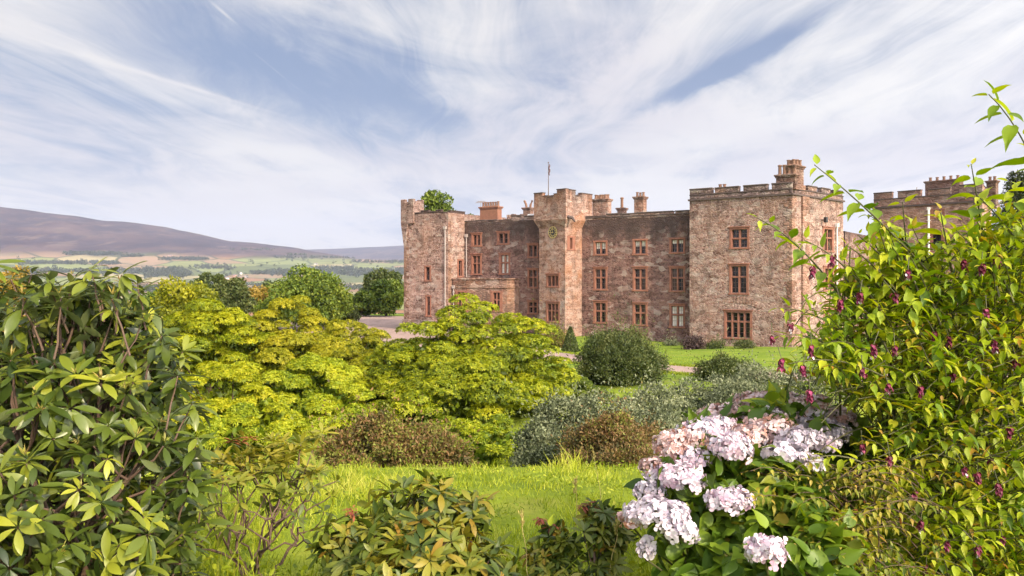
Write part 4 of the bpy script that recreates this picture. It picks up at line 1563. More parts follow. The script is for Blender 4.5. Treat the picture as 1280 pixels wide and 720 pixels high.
tree('broadleaf_tree', 'low spreading green tree left of the round olive-green tree', 'tree', 196, 366, 34, 95, LM_TREE, 6000, .42, 34, (.1, .7), TG, low=.02)
# tiered conifer at the right edge
root = thing('conifer', 'dark tiered conifer at the right edge behind the brown stone block', 'conifer')
tp = at(1272, 212, 100)
g_ = 0.0
lo_ = Leaves()
tb = Tubes()
tb.add([(tp[0], tp[1], g_ - .2), (tp[0] + .1, tp[1], 10), (tp[0], tp[1], tp[2])], .4, .05, 8)
for k in range(26):
    f_ = k / 25
    z = tp[2] - .5 - f_ * 14
    for q in range(7):
        a = q * .9 + k * 1.3 + rng.uniform(-.3, .3)
        l = (.7 + 4.6 * f_ ** .8) * rng.uniform(.7, 1.1)
        e = np.array([tp[0] + math.cos(a) * l, tp[1] + math.sin(a) * l, z - .12 * l])
        Pb = tb.curve((tp[0], tp[1], z), e, .05, .012, sag=.1, k=5, n=4)
        m_ = int(30 * l)
        t_ = rng.uniform(.15, 1, m_)
        Pm = np.array([tp[0], tp[1], z]) + (e - np.array([tp[0], tp[1], z])) * t_[:, None] + rng.normal(0, .16, (m_, 3)) * np.array([1, 1, .5])
        D = np.array([math.cos(a), math.sin(a), 0]) + rng.normal(0, .7, (m_, 3))
        lo_.add(Pm, D, np.array([0, 0, 1.0]) + rng.normal(0, .3, (m_, 3)), .5, .2, rng.uniform(0, .8, m_))
lo_.build('crown', LM_DARK, root)
tb.build('trunk', M_BARK, root)


# ------------------------------------------------------------------ valley: woods, hedgerow trees, houses
def ray_ground(px, py, y0=300, y1=9000):
    """where the sight line of a photo pixel first meets the terrain"""
    ys = np.geomspace(y0, y1, 700)
    x = (px - 640) / F * ys
    z = EYE + (HOR - py) / F * ys
    h = height(x, ys)
    k = np.argmax(h >= z)
    return (x[k], ys[k], h[k]) if h[k] >= z[k] else None


lo_ = Leaves()
spots = []
for x0, x1, p0, p1, n_ in ((84, 150, 316, 320, 330), (203, 258, 323, 326, 260), (152, 175, 320, 322, 60), (184, 236, 334, 350, 620),
                           (318, 400, 338, 346, 520), (400, 505, 335, 346, 700), (395, 440, 334, 338, 120), (440, 505, 326, 330, 110), (20, 150, 327, 332, 330), (20, 190, 336, 344, 420),
                           (245, 290, 332, 338, 110), (345, 470, 321, 324, 120), (290, 340, 311, 314, 40), (360, 380, 318, 320, 40), (350, 505, 354, 368, 220), (120, 330, 352, 372, 420),
                           (20, 500, 321, 358, 150), (500, 900, 322, 350, 150)):
    for i in range(n_):
        f_ = rng.random()
        px = x0 + (x1 - x0) * f_ + rng.normal(0, 3)
        py = (p0 + p1) / 2 + (p1 - p0) * (.5 + .25 * math.sin(f_ * 9 + x0)) * rng.uniform(-.6, .6)
        q = ray_ground(px, py)
        if q:
            spots.append(q)
for x, y, z in spots:
    h = rng.uniform(8, 15) * (0.7 if y < 1500 else 1.0)
    k = 18
    u = rand_dirs(k)
    P = np.array([x, y, z + h * .45]) + u * np.array([h * .42, h * .42, h * .5])
    ll = h * .5
    lo_.add(P, rand_dirs(k), u + rng.normal(0, .4, (k, 3)), ll, ll * .8, np.clip(rng.uniform(0, .9) + rng.normal(0, .1, k), 0, 1))
o = lo_.build('far_woods', LM_FAR)
tag(o, 'far woods and hedgerow trees spread over the valley floor', None, None, 'stuff')

M_HWALL = simple('farm_wall', (.62, .56, .50), .9)
M_HRED = simple('farm_wall_red', (.42, .24, .18), .9)


def house(px, py, l, d, hgt, rot, wall, label, name='farmhouse'):
    q = ray_ground(px, py)
    if not q:
        return
    root = thing(name, label, 'house')
    x, y, z = q
    c, s = math.cos(rot), math.sin(rot)
    ax, ay = np.array([c, s]), np.array([-s, c])
    o_ = np.array([x, y]) - ax * l / 2 - ay * d / 2
    mb = MB()
    mb.box(o_, ax * l, ay * d, z - 4, z + hgt)
    mid0, mid1 = o_ + ay * d / 2, o_ + ay * d / 2 + ax * l
    rz = z + hgt + d * .42
    mb.poly([(*o_, z + hgt), (*mid0, rz), (*(o_ + ay * d), z + hgt)])
    mb.poly([(*(o_ + ax * l), z + hgt), (*(o_ + ax * l + ay * d), z + hgt), (*mid1, rz)])
    mb.build('wall', wall, root)
    mb = MB()
    for e in (0, 1):
        a0 = o_ + ay * (d + .4) * e - ay * .4 * (1 - e) - ax * .4
        m0, m1 = mid0 - ax * .4, mid1 + ax * .4
        a1 = a0 + ax * (l + .8)
        zl_ = z + hgt - .15
        mb.poly([(*a0, zl_ + .1), (*a1, zl_ + .1), (*m1, rz + .15), (*m0, rz + .15)])
    rf = mb.build('roof', M_SLATE, root)
    mb = MB()
    mb.box(mid0 + ax * .6 - ay * .5, ax * 1.1, ay * 1.0, rz - .8, rz + 1.4)
    mb.build('chimney', M_BRICK, rf)


house(301, 343, 13, 9, 8, .3, M_WHITE, 'white house far off in the valley, the brightest speck among the fields')
house(293, 346, 16, 8, 6, -.4, M_HRED, 'reddish house far off beside the white one')
house(308, 347, 14, 8, 5, .9, M_HWALL, 'grey-roofed far-off house just right of the white one')
house(285, 349, 20, 9, 5, .1, M_HWALL, 'long pale farm building far off left of the white house')
house(213, 321, 22, 9, 6, .2, M_HRED, 'lone farm far off near the foot of the fell')
house(395, 331, 20, 10, 6, -.2, M_HWALL, 'pale farm far off above the big rounded green tree')

# ------------------------------------------------------------------ foreground shrubs
def near_clump_tips(clumps, n, zmin=-.5, cull=.7):
    """clumps: (px, py, Y, r metres) -> tips over the clumps, outward directions, clump index"""
    C_ = np.array([at(c[0], c[1], c[2]) for c in clumps])
    r = np.array([c[3] for c in clumps])
    R_ = np.stack([r, r, r], 1)
    P, A, idx = on_pads(C_, R_, n, zmin, cull)
    return P, A, idx, C_, R_


def near_stems(base, C_, P, idx, mt, parent, r0=.022, every=1, name='stem'):
    tb = Tubes()
    base = np.array(base, float)
    for i, c in enumerate(C_):
        b = base + np.append(rng.normal(0, .10, 2), 0)
        mid = b + (c - b) * np.array([.35, .35, .55])
        t = np.linspace(0, 1, 8)[:, None]
        Q = b * (1 - t) ** 2 + 2 * mid * t * (1 - t) + c * t * t
        Q[1:-1] += rng.normal(0, .014, (6, 3))
        tb.add(Q, r0, r0 * .4, 7)
        for k in np.where(idx == i)[0][::every]:
            s = Q[rng.integers(4, 8)]
            tb.curve(s, P[k], r0 * .35, r0 * .16, sag=-.02, wob=.008, k=5, n=5)
    return tb.build(name, mt, parent)


# --- big dark-leaved rhododendron on the left
root = thing('rhododendron', 'large dark-leaved rhododendron bush filling the left foreground', 'rhododendron')
cl = [(50, 408, 3.9, .20), (108, 402, 3.9, .20), (165, 428, 3.9, .16), (0, 450, 3.8, .26), (80, 440, 3.7, .28), (165, 470, 3.8, .22), (195, 520, 3.8, .17),
      (110, 530, 3.5, .30), (20, 540, 3.4, .32), (208, 590, 3.8, .16), (160, 600, 3.4, .26), (70, 640, 3.1, .28), (200, 655, 3.6, .17), (150, 690, 3.2, .26),
      (0, 690, 2.9, .26), (-90, 470, 3.9, .35), (-120, 520, 3.7, .42), (-90, 660, 3.2, .40), (90, 760, 3.1, .30), (195, 740, 3.6, .22), (60, 560, 4.2, .5), (120, 450, 4.3, .4)]
cl = [(a, b, c * 1.1, d) for a, b, c, d in cl]
P, A, idx, C_, R_ = near_clump_tips(cl, 640, -.5, .85)
near_stems((-2.2, 3.9, gz(-2.2, 3.9) - .05), C_, P, idx, M_TWIG, root, .024, 1)
hero = [(14, 350, 3.9), (40, 343, 4.0), (62, 352, 3.8), (92, 348, 4.0), (112, 338, 3.9), (128, 350, 4.0), (152, 344, 3.9), (172, 356, 4.0), (28, 372, 3.7), (76, 372, 3.7), (140, 374, 3.7),
        (186, 392, 3.9), (202, 420, 4.0), (222, 470, 3.9), (240, 505, 3.9), (246, 548, 3.8), (236, 600, 3.7), (250, 640, 3.8), (228, 440, 4.1), (-20, 360, 3.9), (232, 675, 3.7)]
tb = Tubes()
hp = []
for hx, hy, hY in hero:
    e = at(hx, hy, hY)
    b = e + np.array([rng.uniform(-.12, -.02) if hx > 180 else rng.normal(0, .06), rng.normal(0, .05), -rng.uniform(.18, .3)])
    tb = Tubes()
    tb.curve(b, e, .0055, .0035, wob=.005, k=5, n=5)
    tb.build('shoot_stem', M_TWIG, root)
    hp.append(e)
hp = np.array(hp)
P = np.concatenate([P, hp, hp - np.array([0, 0, .05])])
A = np.concatenate([A, np.tile([.05, -.1, 1.0], (2 * len(hp), 1))])
A2 = nrm(A * .8 + np.array([0, 0, .75]) + rng.normal(0, .35, A.shape))
lo_ = Leaves()
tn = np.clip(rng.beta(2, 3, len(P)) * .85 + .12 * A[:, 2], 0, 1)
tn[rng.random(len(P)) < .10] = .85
rosettes(P, A2, 9, rng.uniform(.09, .165, len(P)), .29, tn, lo_, (-.75, .75), T_OVAL, rng.uniform(.1, .4, len(P) * 9), .10, .09)
Pi = C_[rng.integers(0, len(C_), 1300)] + rand_dirs(1300) * .17
lo_.add(Pi, rand_dirs(1300) + np.array([0, 0, -.3]), rand_dirs(1300) + np.array([0, 0, .5]), rng.uniform(.09, .15, 1300), .040, rng.uniform(0, .7, 1300), tmpl=T_OVAL, bend=.15, fold=.1)
lo_.build('foliage', LM_RHODO, root, True)
# narrow pale new shoots and the rusty seed heads between the whorls
lo2 = Leaves()
sel = rng.choice(len(P), 170, replace=False)
rosettes(P[sel] + A2[sel] * .02, A2[sel], 6, rng.uniform(.03, .06, 170), .16, rng.uniform(.3, 1, 170), lo2, (.5, 1.3), T_FOLD, .05, .1)
lo2.build('new_shoot', leaf_mat('new_shoot_leaf', [(.16, .06, .03), (.30, .22, .05), (.33, .32, .07)], .5, .25), root)

# --- spray of long leaves reaching in at the upper left edge, part of a taller neighbour
root = thing('rhododendron', 'single long-leaved branch reaching in at the left edge above the dark-leaved bush', 'rhododendron')
tb = Tubes()
e = at(-14, 330, 3.6)
b = np.array([-3.0, 3.7, gz(-3.0, 3.7)])
tb.add([b, b + (e - b) * np.array([.2, .2, .6]), b + (e - b) * np.array([.6, .6, .9]), e], .02, .007, 6)
tb.build('stem', M_TWIG, root)
lo_ = Leaves()
rosettes(np.array([e, e + np.array([-.1, .05, -.12])]), np.array([[.5, -.2, .8], [.1, .1, 1]]), 9, .15, .27, np.array([.55, .7]), lo_, (-.1, .6), T_OVAL, .15, .1)
lo_.build('foliage', LM_RHODO, root, True)

# --- open shrub on bare stems
root = thing('rhododendron', 'open leggy rhododendron with bare brown stems and leaf tufts at their ends', 'rhododendron')
base = at(318, 770, 4.6)
base[2] = gz(base[0], base[1]) - .03
tips = [(330, 566, .2), (300, 575, .1), (362, 572, .2), (392, 560, .35), (275, 588, 0), (318, 600, -.1), (345, 612, -.15), (385, 618, 0), (372, 648, -.2), (300, 628, -.3),
        (268, 632, -.25), (255, 652, -.3), (330, 650, -.35), (405, 640, .1), (352, 590, .1), (283, 660, -.4), (390, 680, -.3), (240, 680, -.2), (420, 602, .3), (310, 556, .25), (350, 553, .3), (376, 556, .3)]
tb = Tubes()
P, A = [], []
forks = []
for i in range(7):
    a = base + np.array([rng.normal(0, .10), rng.normal(0, .1), 0])
    f_ = at(318 + (i - 3) * 17 + rng.normal(0, 5), rng.uniform(640, 690), 4.6 + rng.normal(0, .12))
    tb.curve(a, f_, .012, .008, wob=.02, k=7, n=7)
    forks.append(f_)
forks = np.array(forks)
for px, py, dy in tips:
    e = at(px, py, 4.6 + dy)
    k = np.argmin(np.abs(forks[:, 0] - e[0]) + .25 * rng.random(7))
    Q = tb.curve(forks[k], e, 0.0065, .0035, wob=.018, k=7, n=6)
    P.append(e)
    A.append(nrm(e - Q[-3]) + np.array([0, 0, .6]))
    for s_ in range(2):
        j = rng.integers(2, 6)
        e2 = Q[j] + np.array([rng.normal(0, .09), rng.normal(0, .09), rng.uniform(.06, .16)])
        tb.curve(Q[j], e2, .005, .003, wob=.006, k=4, n=5)
        P.append(e2)
        A.append(e2 - Q[j])
tb.build('stem', M_TWIG, root)
P, A = np.array(P), nrm(np.array(A))
lo_ = Leaves()
keep = (P[:, 2] > at(0, 615, 4.6)[2]) | (rng.random(len(P)) < .45)
P, A = P[keep], A[keep]
tn = np.where(P[:, 2] > at(0, 590, 4.6)[2], rng.uniform(.45, .95, len(P)), rng.uniform(.15, .6, len(P)))
rosettes(P, A, 7, rng.uniform(.07, .11, len(P)), .30, tn, lo_, (-.2, .9), T_OVAL, .2, .1, .08)
top = P[P[:, 2] > at(0, 600, 4.6)[2]]
for q in range(2):
    rosettes(top + rng.normal(0, .05, top.shape), rand_dirs(len(top)) * .4 + np.array([0, 0, 1]), 7, .10, .3, rng.uniform(.5, .95, len(top)), lo_, (-.1, .9), T_OVAL, .2, .1, .08)
lo_.build('foliage', leaf_mat('leggy_leaf', [(.05, .075, .012), (.10, .13, .018), (.18, .20, .025), (.32, .28, .03), (.36, .30, .05)], .42, .22), root, True)
lo_ = Leaves()
q = at(302, 553, 4.82)
rosettes(np.array([q, q + np.array([.05, 0, .02]), q + np.array([-.06, 0, 0])]), np.array([[0, 0, 1.0]] * 3), 9, .07, .35, .5, lo_, (-.2, .9), T_FOLD)
lo_.build('withered_leaf', leaf_mat('withered', [(.25, .08, .03), (.36, .13, .05)], .7, .1), root)

# --- low bronze rhododendron in the centre foreground, with a small companion
def low_rhodo(label, cl, n, base, r0, tone, L=(.075, .12), redtips=()):
    root = thing('rhododendron', label, 'rhododendron')
    P, A, idx, C_, R_ = near_clump_tips([(a, b - 10, c, d) for a, b, c, d in cl], n, -.3, .6)
    near_stems(base, C_, P, idx, M_TWIG, root, r0, 1)
    A2 = nrm(A + np.array([0, 0, .8]) + rng.normal(0, .35, A.shape))
    lo_ = Leaves()
    tn = rng.uniform(*tone, len(P))
    rosettes(P, A2, 9, rng.uniform(*L, len(P)), .30, tn, lo_, (-.35, .85), T_OVAL, .25, .1, .1)
    m_ = len(P) * 4
    Pi = C_[rng.integers(0, len(C_), m_)] + rand_dirs(m_) * R_[0, 0] * rng.uniform(.2, .9, (m_, 1))
    lo_.add(Pi, rand_dirs(m_), rand_dirs(m_) + np.array([0, 0, .4]), rng.uniform(.06, .1, m_), .03, rng.uniform(0, .5, m_), tmpl=T_OVAL)
    lo_.build('foliage', LM_BRONZE, root, True)
    if redtips:
        WM = leaf_mat('withered', [(.10, .03, .015), (.24, .05, .03), (.36, .15, .04)], .6, .1)
        for px, py, Y in redtips:
            lo_ = Leaves()
            q = at(px, py, Y)
            rosettes(q[None] + rng.normal(0, .014, (5, 3)), np.tile([[0, 0, 1.0]], (5, 1)), 6, .045, .28, rng.uniform(.2, 1, 5), lo_, (-.7, .5), T_OVAL, .3, .1)
            lo_.build('withered_leaf', WM, root)
    return root


b = at(520, 790, 4.0)
low_rhodo('low bronze-tinged rhododendron in the middle of the foreground', [(455, 690, 4.1, .10), (495, 656, 4.1, .13), (545, 652, 4.1, .15), (595, 666, 4.1, .13), (430, 690, 4.1, .12), (480, 705, 3.8, .14),
          (540, 705, 3.7, .16), (605, 722, 3.8, .14), (438, 725, 3.9, .11), (520, 675, 4.3, .16), (500, 750, 3.6, .18), (590, 755, 3.6, .18)], 270,
          (b[0], 4.0, gz(b[0], 4.0) - .03), .014, (.1, .82), redtips=[(440, 640, 4.1), (500, 648, 4.0)])
b = at(690, 790, 4.0)
low_rhodo('small rhododendron sprout with drooping red-brown tips, near the grass centre', [(690, 680, 4.1, .06), (680, 708, 4.0, .08), (708, 700, 4.0, .06), (700, 735, 3.9, .10)], 46,
          (b[0], 4.0, gz(b[0], 4.0) - .03), .010, (.1, .85), (.06, .09), [(677, 650, 4.1), (690, 655, 4.1)])
b = at(760, 790, 4.0)
low_rhodo('rhododendron sprout with rusty tips just left of the white flower heads', [(752, 656, 4.1, .07), (770, 680, 4.1, .07), (738, 680, 4.0, .06), (762, 710, 4.0, .08), (745, 738, 3.9, .10)], 48,
          (b[0], 4.0, gz(b[0], 4.0) - .03), .010, (.1, .85), (.06, .09), [(734, 632, 4.1), (745, 640, 4.1), (770, 645, 4.1)])

# --- hydrangea
root = thing('hydrangea', 'hydrangea with big pale pink and white flower heads, right of the grass', 'hydrangea')
HB = np.array([1.02, 3.55, gz(1.02, 3.55) - .03])
heads = [(985, 510, 64, 34, 4.5, 'd'), (922, 524, 56, 36, 4.4, 'd'), (884, 546, 66, 50, 4.2, 'p'), (845, 560, 50, 46, 4.1, 'd'), (916, 562, 44, 44, 3.9, 'p'), (962, 538, 60, 38, 4.2, 'd'),
         (981, 567, 52, 26, 3.9, 'w'), (1016, 582, 27, 24, 3.8, 'w'), (846, 596, 62, 38, 3.9, 'p'), (812, 614, 34, 28, 3.9, 'w'), (912, 627, 52, 36, 3.7, 'p'), (820, 643, 72, 38, 3.7, 'w'),
         (850, 666, 38, 28, 3.6, 'w'), (808, 690, 12, 36, 3.7, 'w'), (957, 693, 44, 48, 3.4, 'p'), (1032, 540, 54, 32, 4.2, 'w'), (1010, 524, 48, 30, 4.4, 'w'), (818, 584, 32, 22, 4.0, 'd'),
         (945, 503, 50, 26, 4.6, 'd'), (868, 575, 34, 30, 4.0, 'p'), (790, 650, 30, 30, 3.8, 'd'), (1060, 545, 40, 26, 4.2, 'w'), (895, 520, 40, 26, 4.5, 'd'), (1075, 575, 30, 22, 4.0, 'w'), (1110, 560, 30, 24, 4.1, 'w'), (960, 520, 52, 26, 4.4, 'p'), (1045, 522, 46, 24, 4.3, 'd'), (1000, 548, 50, 24, 4.0, 'w'), (1028, 556, 44, 22, 4.0, 'p'), (900, 535, 44, 30, 4.2, 'p'), (862, 548, 40, 28, 4.1, 'd'), (935, 548, 44, 30, 4.1, 'd'), (865, 605, 30, 24, 3.8, 'p'), (842, 640, 34, 30, 3.7, 'w'), (968, 500, 40, 20, 4.6, 'd'), (1015, 505, 44, 22, 4.5, 'd')]
cl = [(880, 580, 4.2, .16), (930, 560, 4.3, .2), (985, 550, 4.4, .22), (1040, 560, 4.4, .22), (850, 620, 4.0, .14), (900, 640, 3.9, .18), (960, 620, 3.95, .24), (1030, 630, 4.0, .24),
      (870, 690, 3.8, .14), (930, 700, 3.7, .2), (1000, 700, 3.7, .24), (1080, 620, 4.2, .24), (940, 600, 4.4, .3), (1060, 700, 3.8, .22)]


def hyd_k(px):
    return .84 + .12 * float(sstep(px, 1000, 1080))


heads = [(a, b, c, d, Y * hyd_k(a), k) for a, b, c, d, Y, k in heads]
cl = [(a, b, Y * hyd_k(a), r * hyd_k(a)) for a, b, Y, r in cl]
P, A, idx, C_, R_ = near_clump_tips(cl, 330, -.4, .6)
tb = Tubes()
for c in C_:
    tb.curve(HB + np.append(rng.normal(0, .15, 2), 0), c, .012, .006, wob=.02, k=7, n=6)
lo_ = Leaves()
for q in range(4):
    off = rng.normal(0, .03, P.shape)
    D = nrm(A * .8 + rng.normal(0, .55, A.shape) + np.array([0, 0, -.12]))
    ll = rng.uniform(.07, .12, len(P))
    lo_.add(P + off - D * .05, D, A * .5 + np.array([0, 0, .9]) + rng.normal(0, .2, A.shape), ll, ll * .58, np.clip(rng.beta(2, 2.6, len(P)), 0, .88), tmpl=T_OVATE, bend=.28, fold=.12)
m_ = 1500
Pi = C_[rng.integers(0, len(C_), m_)] + rand_dirs(m_) * .16
lo_.add(Pi, rand_dirs(m_) + np.array([0, 0, -.2]), rand_dirs(m_) + np.array([0, 0, .5]), .11, .06, rng.uniform(0, .5, m_), tmpl=T_OVATE)
q = at(968, 492, 3.7)                                     # the fresh bright shoot above the flowers
bright = Leaves()
bright.add(np.tile(q, (5, 1)) - np.array([0, 0, .06]), np.array([[-.9, 0, .25], [-.15, 0, 1], [.5, .1, .8], [.9, 0, .1], [.1, -.8, .3]]), np.array([[0, -.6, 1.0]] * 5),
           np.array([.17, .13, .12, .15, .12]), .065, np.array([.6, .7, .65, .6, .65]), tmpl=T_OVATE, bend=.15, fold=.12)
tb.curve(HB, q - np.array([0, 0, .06]), .008, .004, wob=.01, k=7)
HEADM = {'p': LM_PETAL, 'w': LM_PETALW, 'd': LM_DRY}
hv = []
for px, py, wpx, hpx, Y, kd in heads:
    c = at(px, py, Y)
    a, hz = wpx / F * Y / 2 * 1.06, hpx / F * Y / 2 * .88
    m_ = int(np.clip(360 * (a * hz) / .0081, 24, 420))
    u = shell(m_, -.30)
    pp = c + u * np.array([a, a * .9, hz]) * rng.uniform(.74, 1.08, (m_, 1)) + rng.normal(0, .006, (m_, 3))
    ax = nrm(u / np.array([1, 1, hz / a + .25]) + rng.normal(0, .42, u.shape))
    fl_ = Leaves()
    tone = rng.beta(2.4, 1.5, m_)
    if kd == 'd':
        tone = rng.beta(1.9, 1.0, m_)
    rosettes(pp, ax, 4, rng.uniform(.014, .022, m_), 1.0, tone, fl_, (-.15, .45), T_PETAL, .25, .2, .10)
    hd = fl_.build('flower_head', HEADM[kd], root)
    # stalklets converging under the head keep its inside closed
    tb.curve(HB + np.append(rng.normal(0, .12, 2), 0), c - np.array([0, 0, hz * .6]), .006, .004, sag=.05, wob=.01, k=7, n=5)
    st_ = Tubes()
    for k in range(10):
        st_.curve(c - np.array([0, 0, hz * .7]), pp[rng.integers(0, m_)], .0022, .0012, k=4, n=4)
    st_.build('flower_stalk', M_CANE, hd)
lo_.build('foliage', LM_HYD, root, True)
bright.build('fresh_shoot', LM_LIME, root, True)
tb.build('stem', M_CANE, root)

# --- tall shrub with hanging maroon flowers on the right
root = thing('flowering_shrub', 'tall arching green shrub with hanging maroon flowers filling the right side', 'shrub')
SB = np.array([2.0, 4.1, gz(2.0, 4.1) - .03])
lo_ = Leaves()
tb = Tubes()


def shoot(P0, P1, sag, pairs, L0, r0, tone, tips=True, first=.12, droop=.35):
    """arching shoot with opposite leaf pairs turned a quarter from node to node"""
    Q = tb.curve(P0, P1, r0, r0 * .35, sag=sag, wob=0, k=9, n=6)
    t = np.linspace(first, .98, pairs)
    pos = np.stack([np.interp(t, np.linspace(0, 1, 9), Q[:, i]) for i in range(3)], 1)
    tan = nrm(np.stack([np.interp(t, np.linspace(0, 1, 9), np.gradient(Q[:, i])) for i in range(3)], 1))
    side = nrm(np.cross(tan, np.array([.03, .02, 1.0])))
    up = np.cross(side, tan)
    ph = rng.uniform(-.5, .5)
    for sg in (1, -1):
        k = np.arange(pairs)
        a = ph + (k % 2) * 1.35 + rng.normal(0, .15, pairs)
        out = side * np.cos(a)[:, None] + up * np.sin(a)[:, None]
        D = nrm(out * sg * .85 + tan * .5 + np.array([0, 0, .12 - droop]) + rng.normal(0, .2, out.shape))
        N = up * .6 + np.array([0, 0, 1.0]) + rng.normal(0, .18, out.shape)
        s = L0 * np.interp(t, [0, .55, 1], [.8, 1.1, .5]) * rng.uniform(.75, 1.15, pairs)
        lo_.add(pos + D * .012, D, N, s, s * rng.uniform(.36, .48, pairs), np.clip(tone + rng.normal(0, .12, pairs) + .25 * (t > .93), 0, 1), tmpl=T_OVATE, bend=rng.uniform(.1, .4, pairs), fold=.16)
    return Q


# outline of the leafy mass in the photograph, sampled in depth
ol = [(990, 430), (1020, 390), (1045, 340), (1075, 322), (1130, 326), (1180, 318), (1230, 285), (1300, 252), (1400, 235), (1420, 760), (1000, 760), (985, 700), (1040, 640), (1070, 580), (1085, 500), (1010, 475)]


def inside(px, py):
    c = False
    j = len(ol) - 1
    for i in range(len(ol)):
        xi, yi = ol[i]
        xj, yj = ol[j]
        if (yi > py) != (yj > py) and px < (xj - xi) * (py - yi) / (yj - yi) + xi:
            c = not c
        j = i
    return c


n_ = 0
while n_ < 2200:
    px, py = rng.uniform(970, 1420), rng.uniform(240, 760)
    if not inside(px, py):
        continue
    Y = rng.uniform(3.15, 4.6)
    e = at(px, py, Y)
    back = np.array([(SB[0] - e[0]) * .35 + rng.normal(0, .12), (SB[1] - e[1]) * .3 + rng.normal(0, .1), -rng.uniform(.05, .25)])
    back = nrm(back) * rng.uniform(.2, .38)
    shoot(e + back, e, .03, 5, rng.uniform(.050, .088), .0028, np.clip(rng.beta(1.5, 2.0), 0, .82))
    n_ += 1
# canes from the ground
for i in range(34):
    e = at(rng.uniform(1040, 1380), rng.uniform(290, 420), rng.uniform(3.5, 4.4))
    b = SB + np.append(rng.normal(0, .16, 2), 0)
    tb.curve(b, e, .010, .004, sag=.0, wob=.01, k=9, n=6)
for i in range(44):                                   # long arching side branches
    px, py = rng.uniform(1050, 1330), rng.uniform(420, 700)
    a = at(px + rng.uniform(40, 140), py - rng.uniform(-30, 90), 3.7)
    tb.curve(a, at(px - rng.uniform(20, 80), py, 3.25), .0045, .002, sag=.05, k=8, n=5)
# the sprays that stand clear of the mass
SPR = [((1165, 345, 3.1), (1018, 206, 2.9), .02, 9, .118, .25), ((1070, 400, 3.2), (946, 272, 3.0), .06, 7, .10, .35), ((1330, 300, 3.0), (1236, 118, 2.7), .08, 8, .14, .3),
       ((1235, 330, 3.2), (1214, 205, 3.0), .0, 7, .125, .35), ((1140, 390, 3.2), (1128, 252, 3.1), .0, 6, .11, .55), ((1080, 440, 3.2), (972, 385, 3.0), .05, 6, .09, .4),
       ((1110, 400, 3.1), (1005, 300, 3.0), .05, 7, .10, .4), ((1180, 360, 3.2), (1085, 268, 3.1), .03, 6, .10, .5), ((1290, 330, 3.1), (1262, 225, 3.0), .0, 6, .13, .4),
       ((1330, 250, 3.2), (1290, 190, 3.0), .02, 5, .13, .35), ((1190, 340, 3.1), (1175, 262, 3.0), .0, 5, .11, .55), ((1120, 480, 3.0), (985, 455, 2.9), .05, 7, .085, .5),
       ((1110, 600, 2.95), (1010, 575, 2.9), .05, 7, .06, .6), ((1060, 450, 3.1), (975, 420, 3.0), .04, 6, .085, .45)]
for i in range(34):
    px = rng.uniform(1040, 1230)
    py = np.interp(px, [1040, 1090, 1150, 1230], [350, 312, 300, 262]) + rng.uniform(-32, 26)
    SPR.append(((px + rng.uniform(25, 70), py + rng.uniform(60, 110), rng.uniform(3.0, 3.4)), (px, py, rng.uniform(2.9, 3.3)), .02, 5, rng.uniform(.07, .10), rng.uniform(.25, .7)))
for (a, b, s_, pr, L_, tn_) in SPR:
    shoot(at(a[0], a[1], a[2] * 1.1), at(b[0], b[1], b[2] * 1.1), s_, pr + 3, L_ * 1.0, .0052, tn_, first=.05, droop=.35)
lo_.build('foliage', LM_PHEAS, root, True)
tb.build('stem', M_CANE, root)
FLW = [(1015, 340), (1040, 325), (1135, 342), (1246, 327), (1227, 336), (1119, 371), (1075, 371), (1233, 390), (1014, 439), (977, 455), (988, 408), (1118, 437), (1168, 422), (1186, 426), (1092, 437),
       (1078, 465), (1110, 484), (1151, 489), (1243, 432), (1222, 597), (1240, 578), (1248, 611), (1206, 588), (1144, 618), (1151, 656), (1184, 682), (1222, 687), (1253, 675), (1073, 692), (1158, 712),
       (1078, 559), (1004, 462), (965, 424), (1205, 330), (1270, 455), (1050, 380), (1190, 470), (1012, 495), (1112, 575), (1262, 540)]
for i, (px, py) in enumerate(FLW):
    c = at(px, py, 3.12 + rng.uniform(-.05, .2))
    l = rng.uniform(.024, .046)
    k = int(l * 420)
    t = np.linspace(0, 1, k)
    bl = Leaves()
    pos = c + np.stack([rng.normal(0, .003, k), rng.normal(0, .003, k), l * .55 - t * l], 1)
    a = np.arange(k) * 2.4
    D = np.stack([np.cos(a), np.sin(a), -1.0 - .3 * t], 1)
    bl.add(pos, D, np.stack([np.cos(a), np.sin(a), .9 + 0 * t], 1), rng.uniform(.016, .026, k), .015, np.clip(rng.beta(1.6, 2.2, k) + .1, 0, 1), tmpl=T_OVATE, bend=.2, fold=.25)
    fo = bl.build('flower_cluster', LM_BRACT, root, True)
    if i % 2 == 0:
        wl = Leaves()
        q = 4
        a = rng.uniform(0, 6.28, q)
        wl.add(c + np.array([0, 0, -l * .42]) + rng.normal(0, .005, (q, 3)), np.stack([np.cos(a) * .6, np.sin(a) * .6, -np.ones(q)], 1), rand_dirs(q), .014, .008, rng.uniform(.4, 1, q), tmpl=T_PETAL)
        wl.build('blossom', LM_PETALW, fo)
    st_ = Tubes()
    st_.curve(c + np.array([0, 0, l * .5]), c + np.array([rng.normal(0, .02), .03, l * .5 + .05]), .0015, .002, k=4, n=4)
    st_.build('flower_stalk', M_CANE, fo)

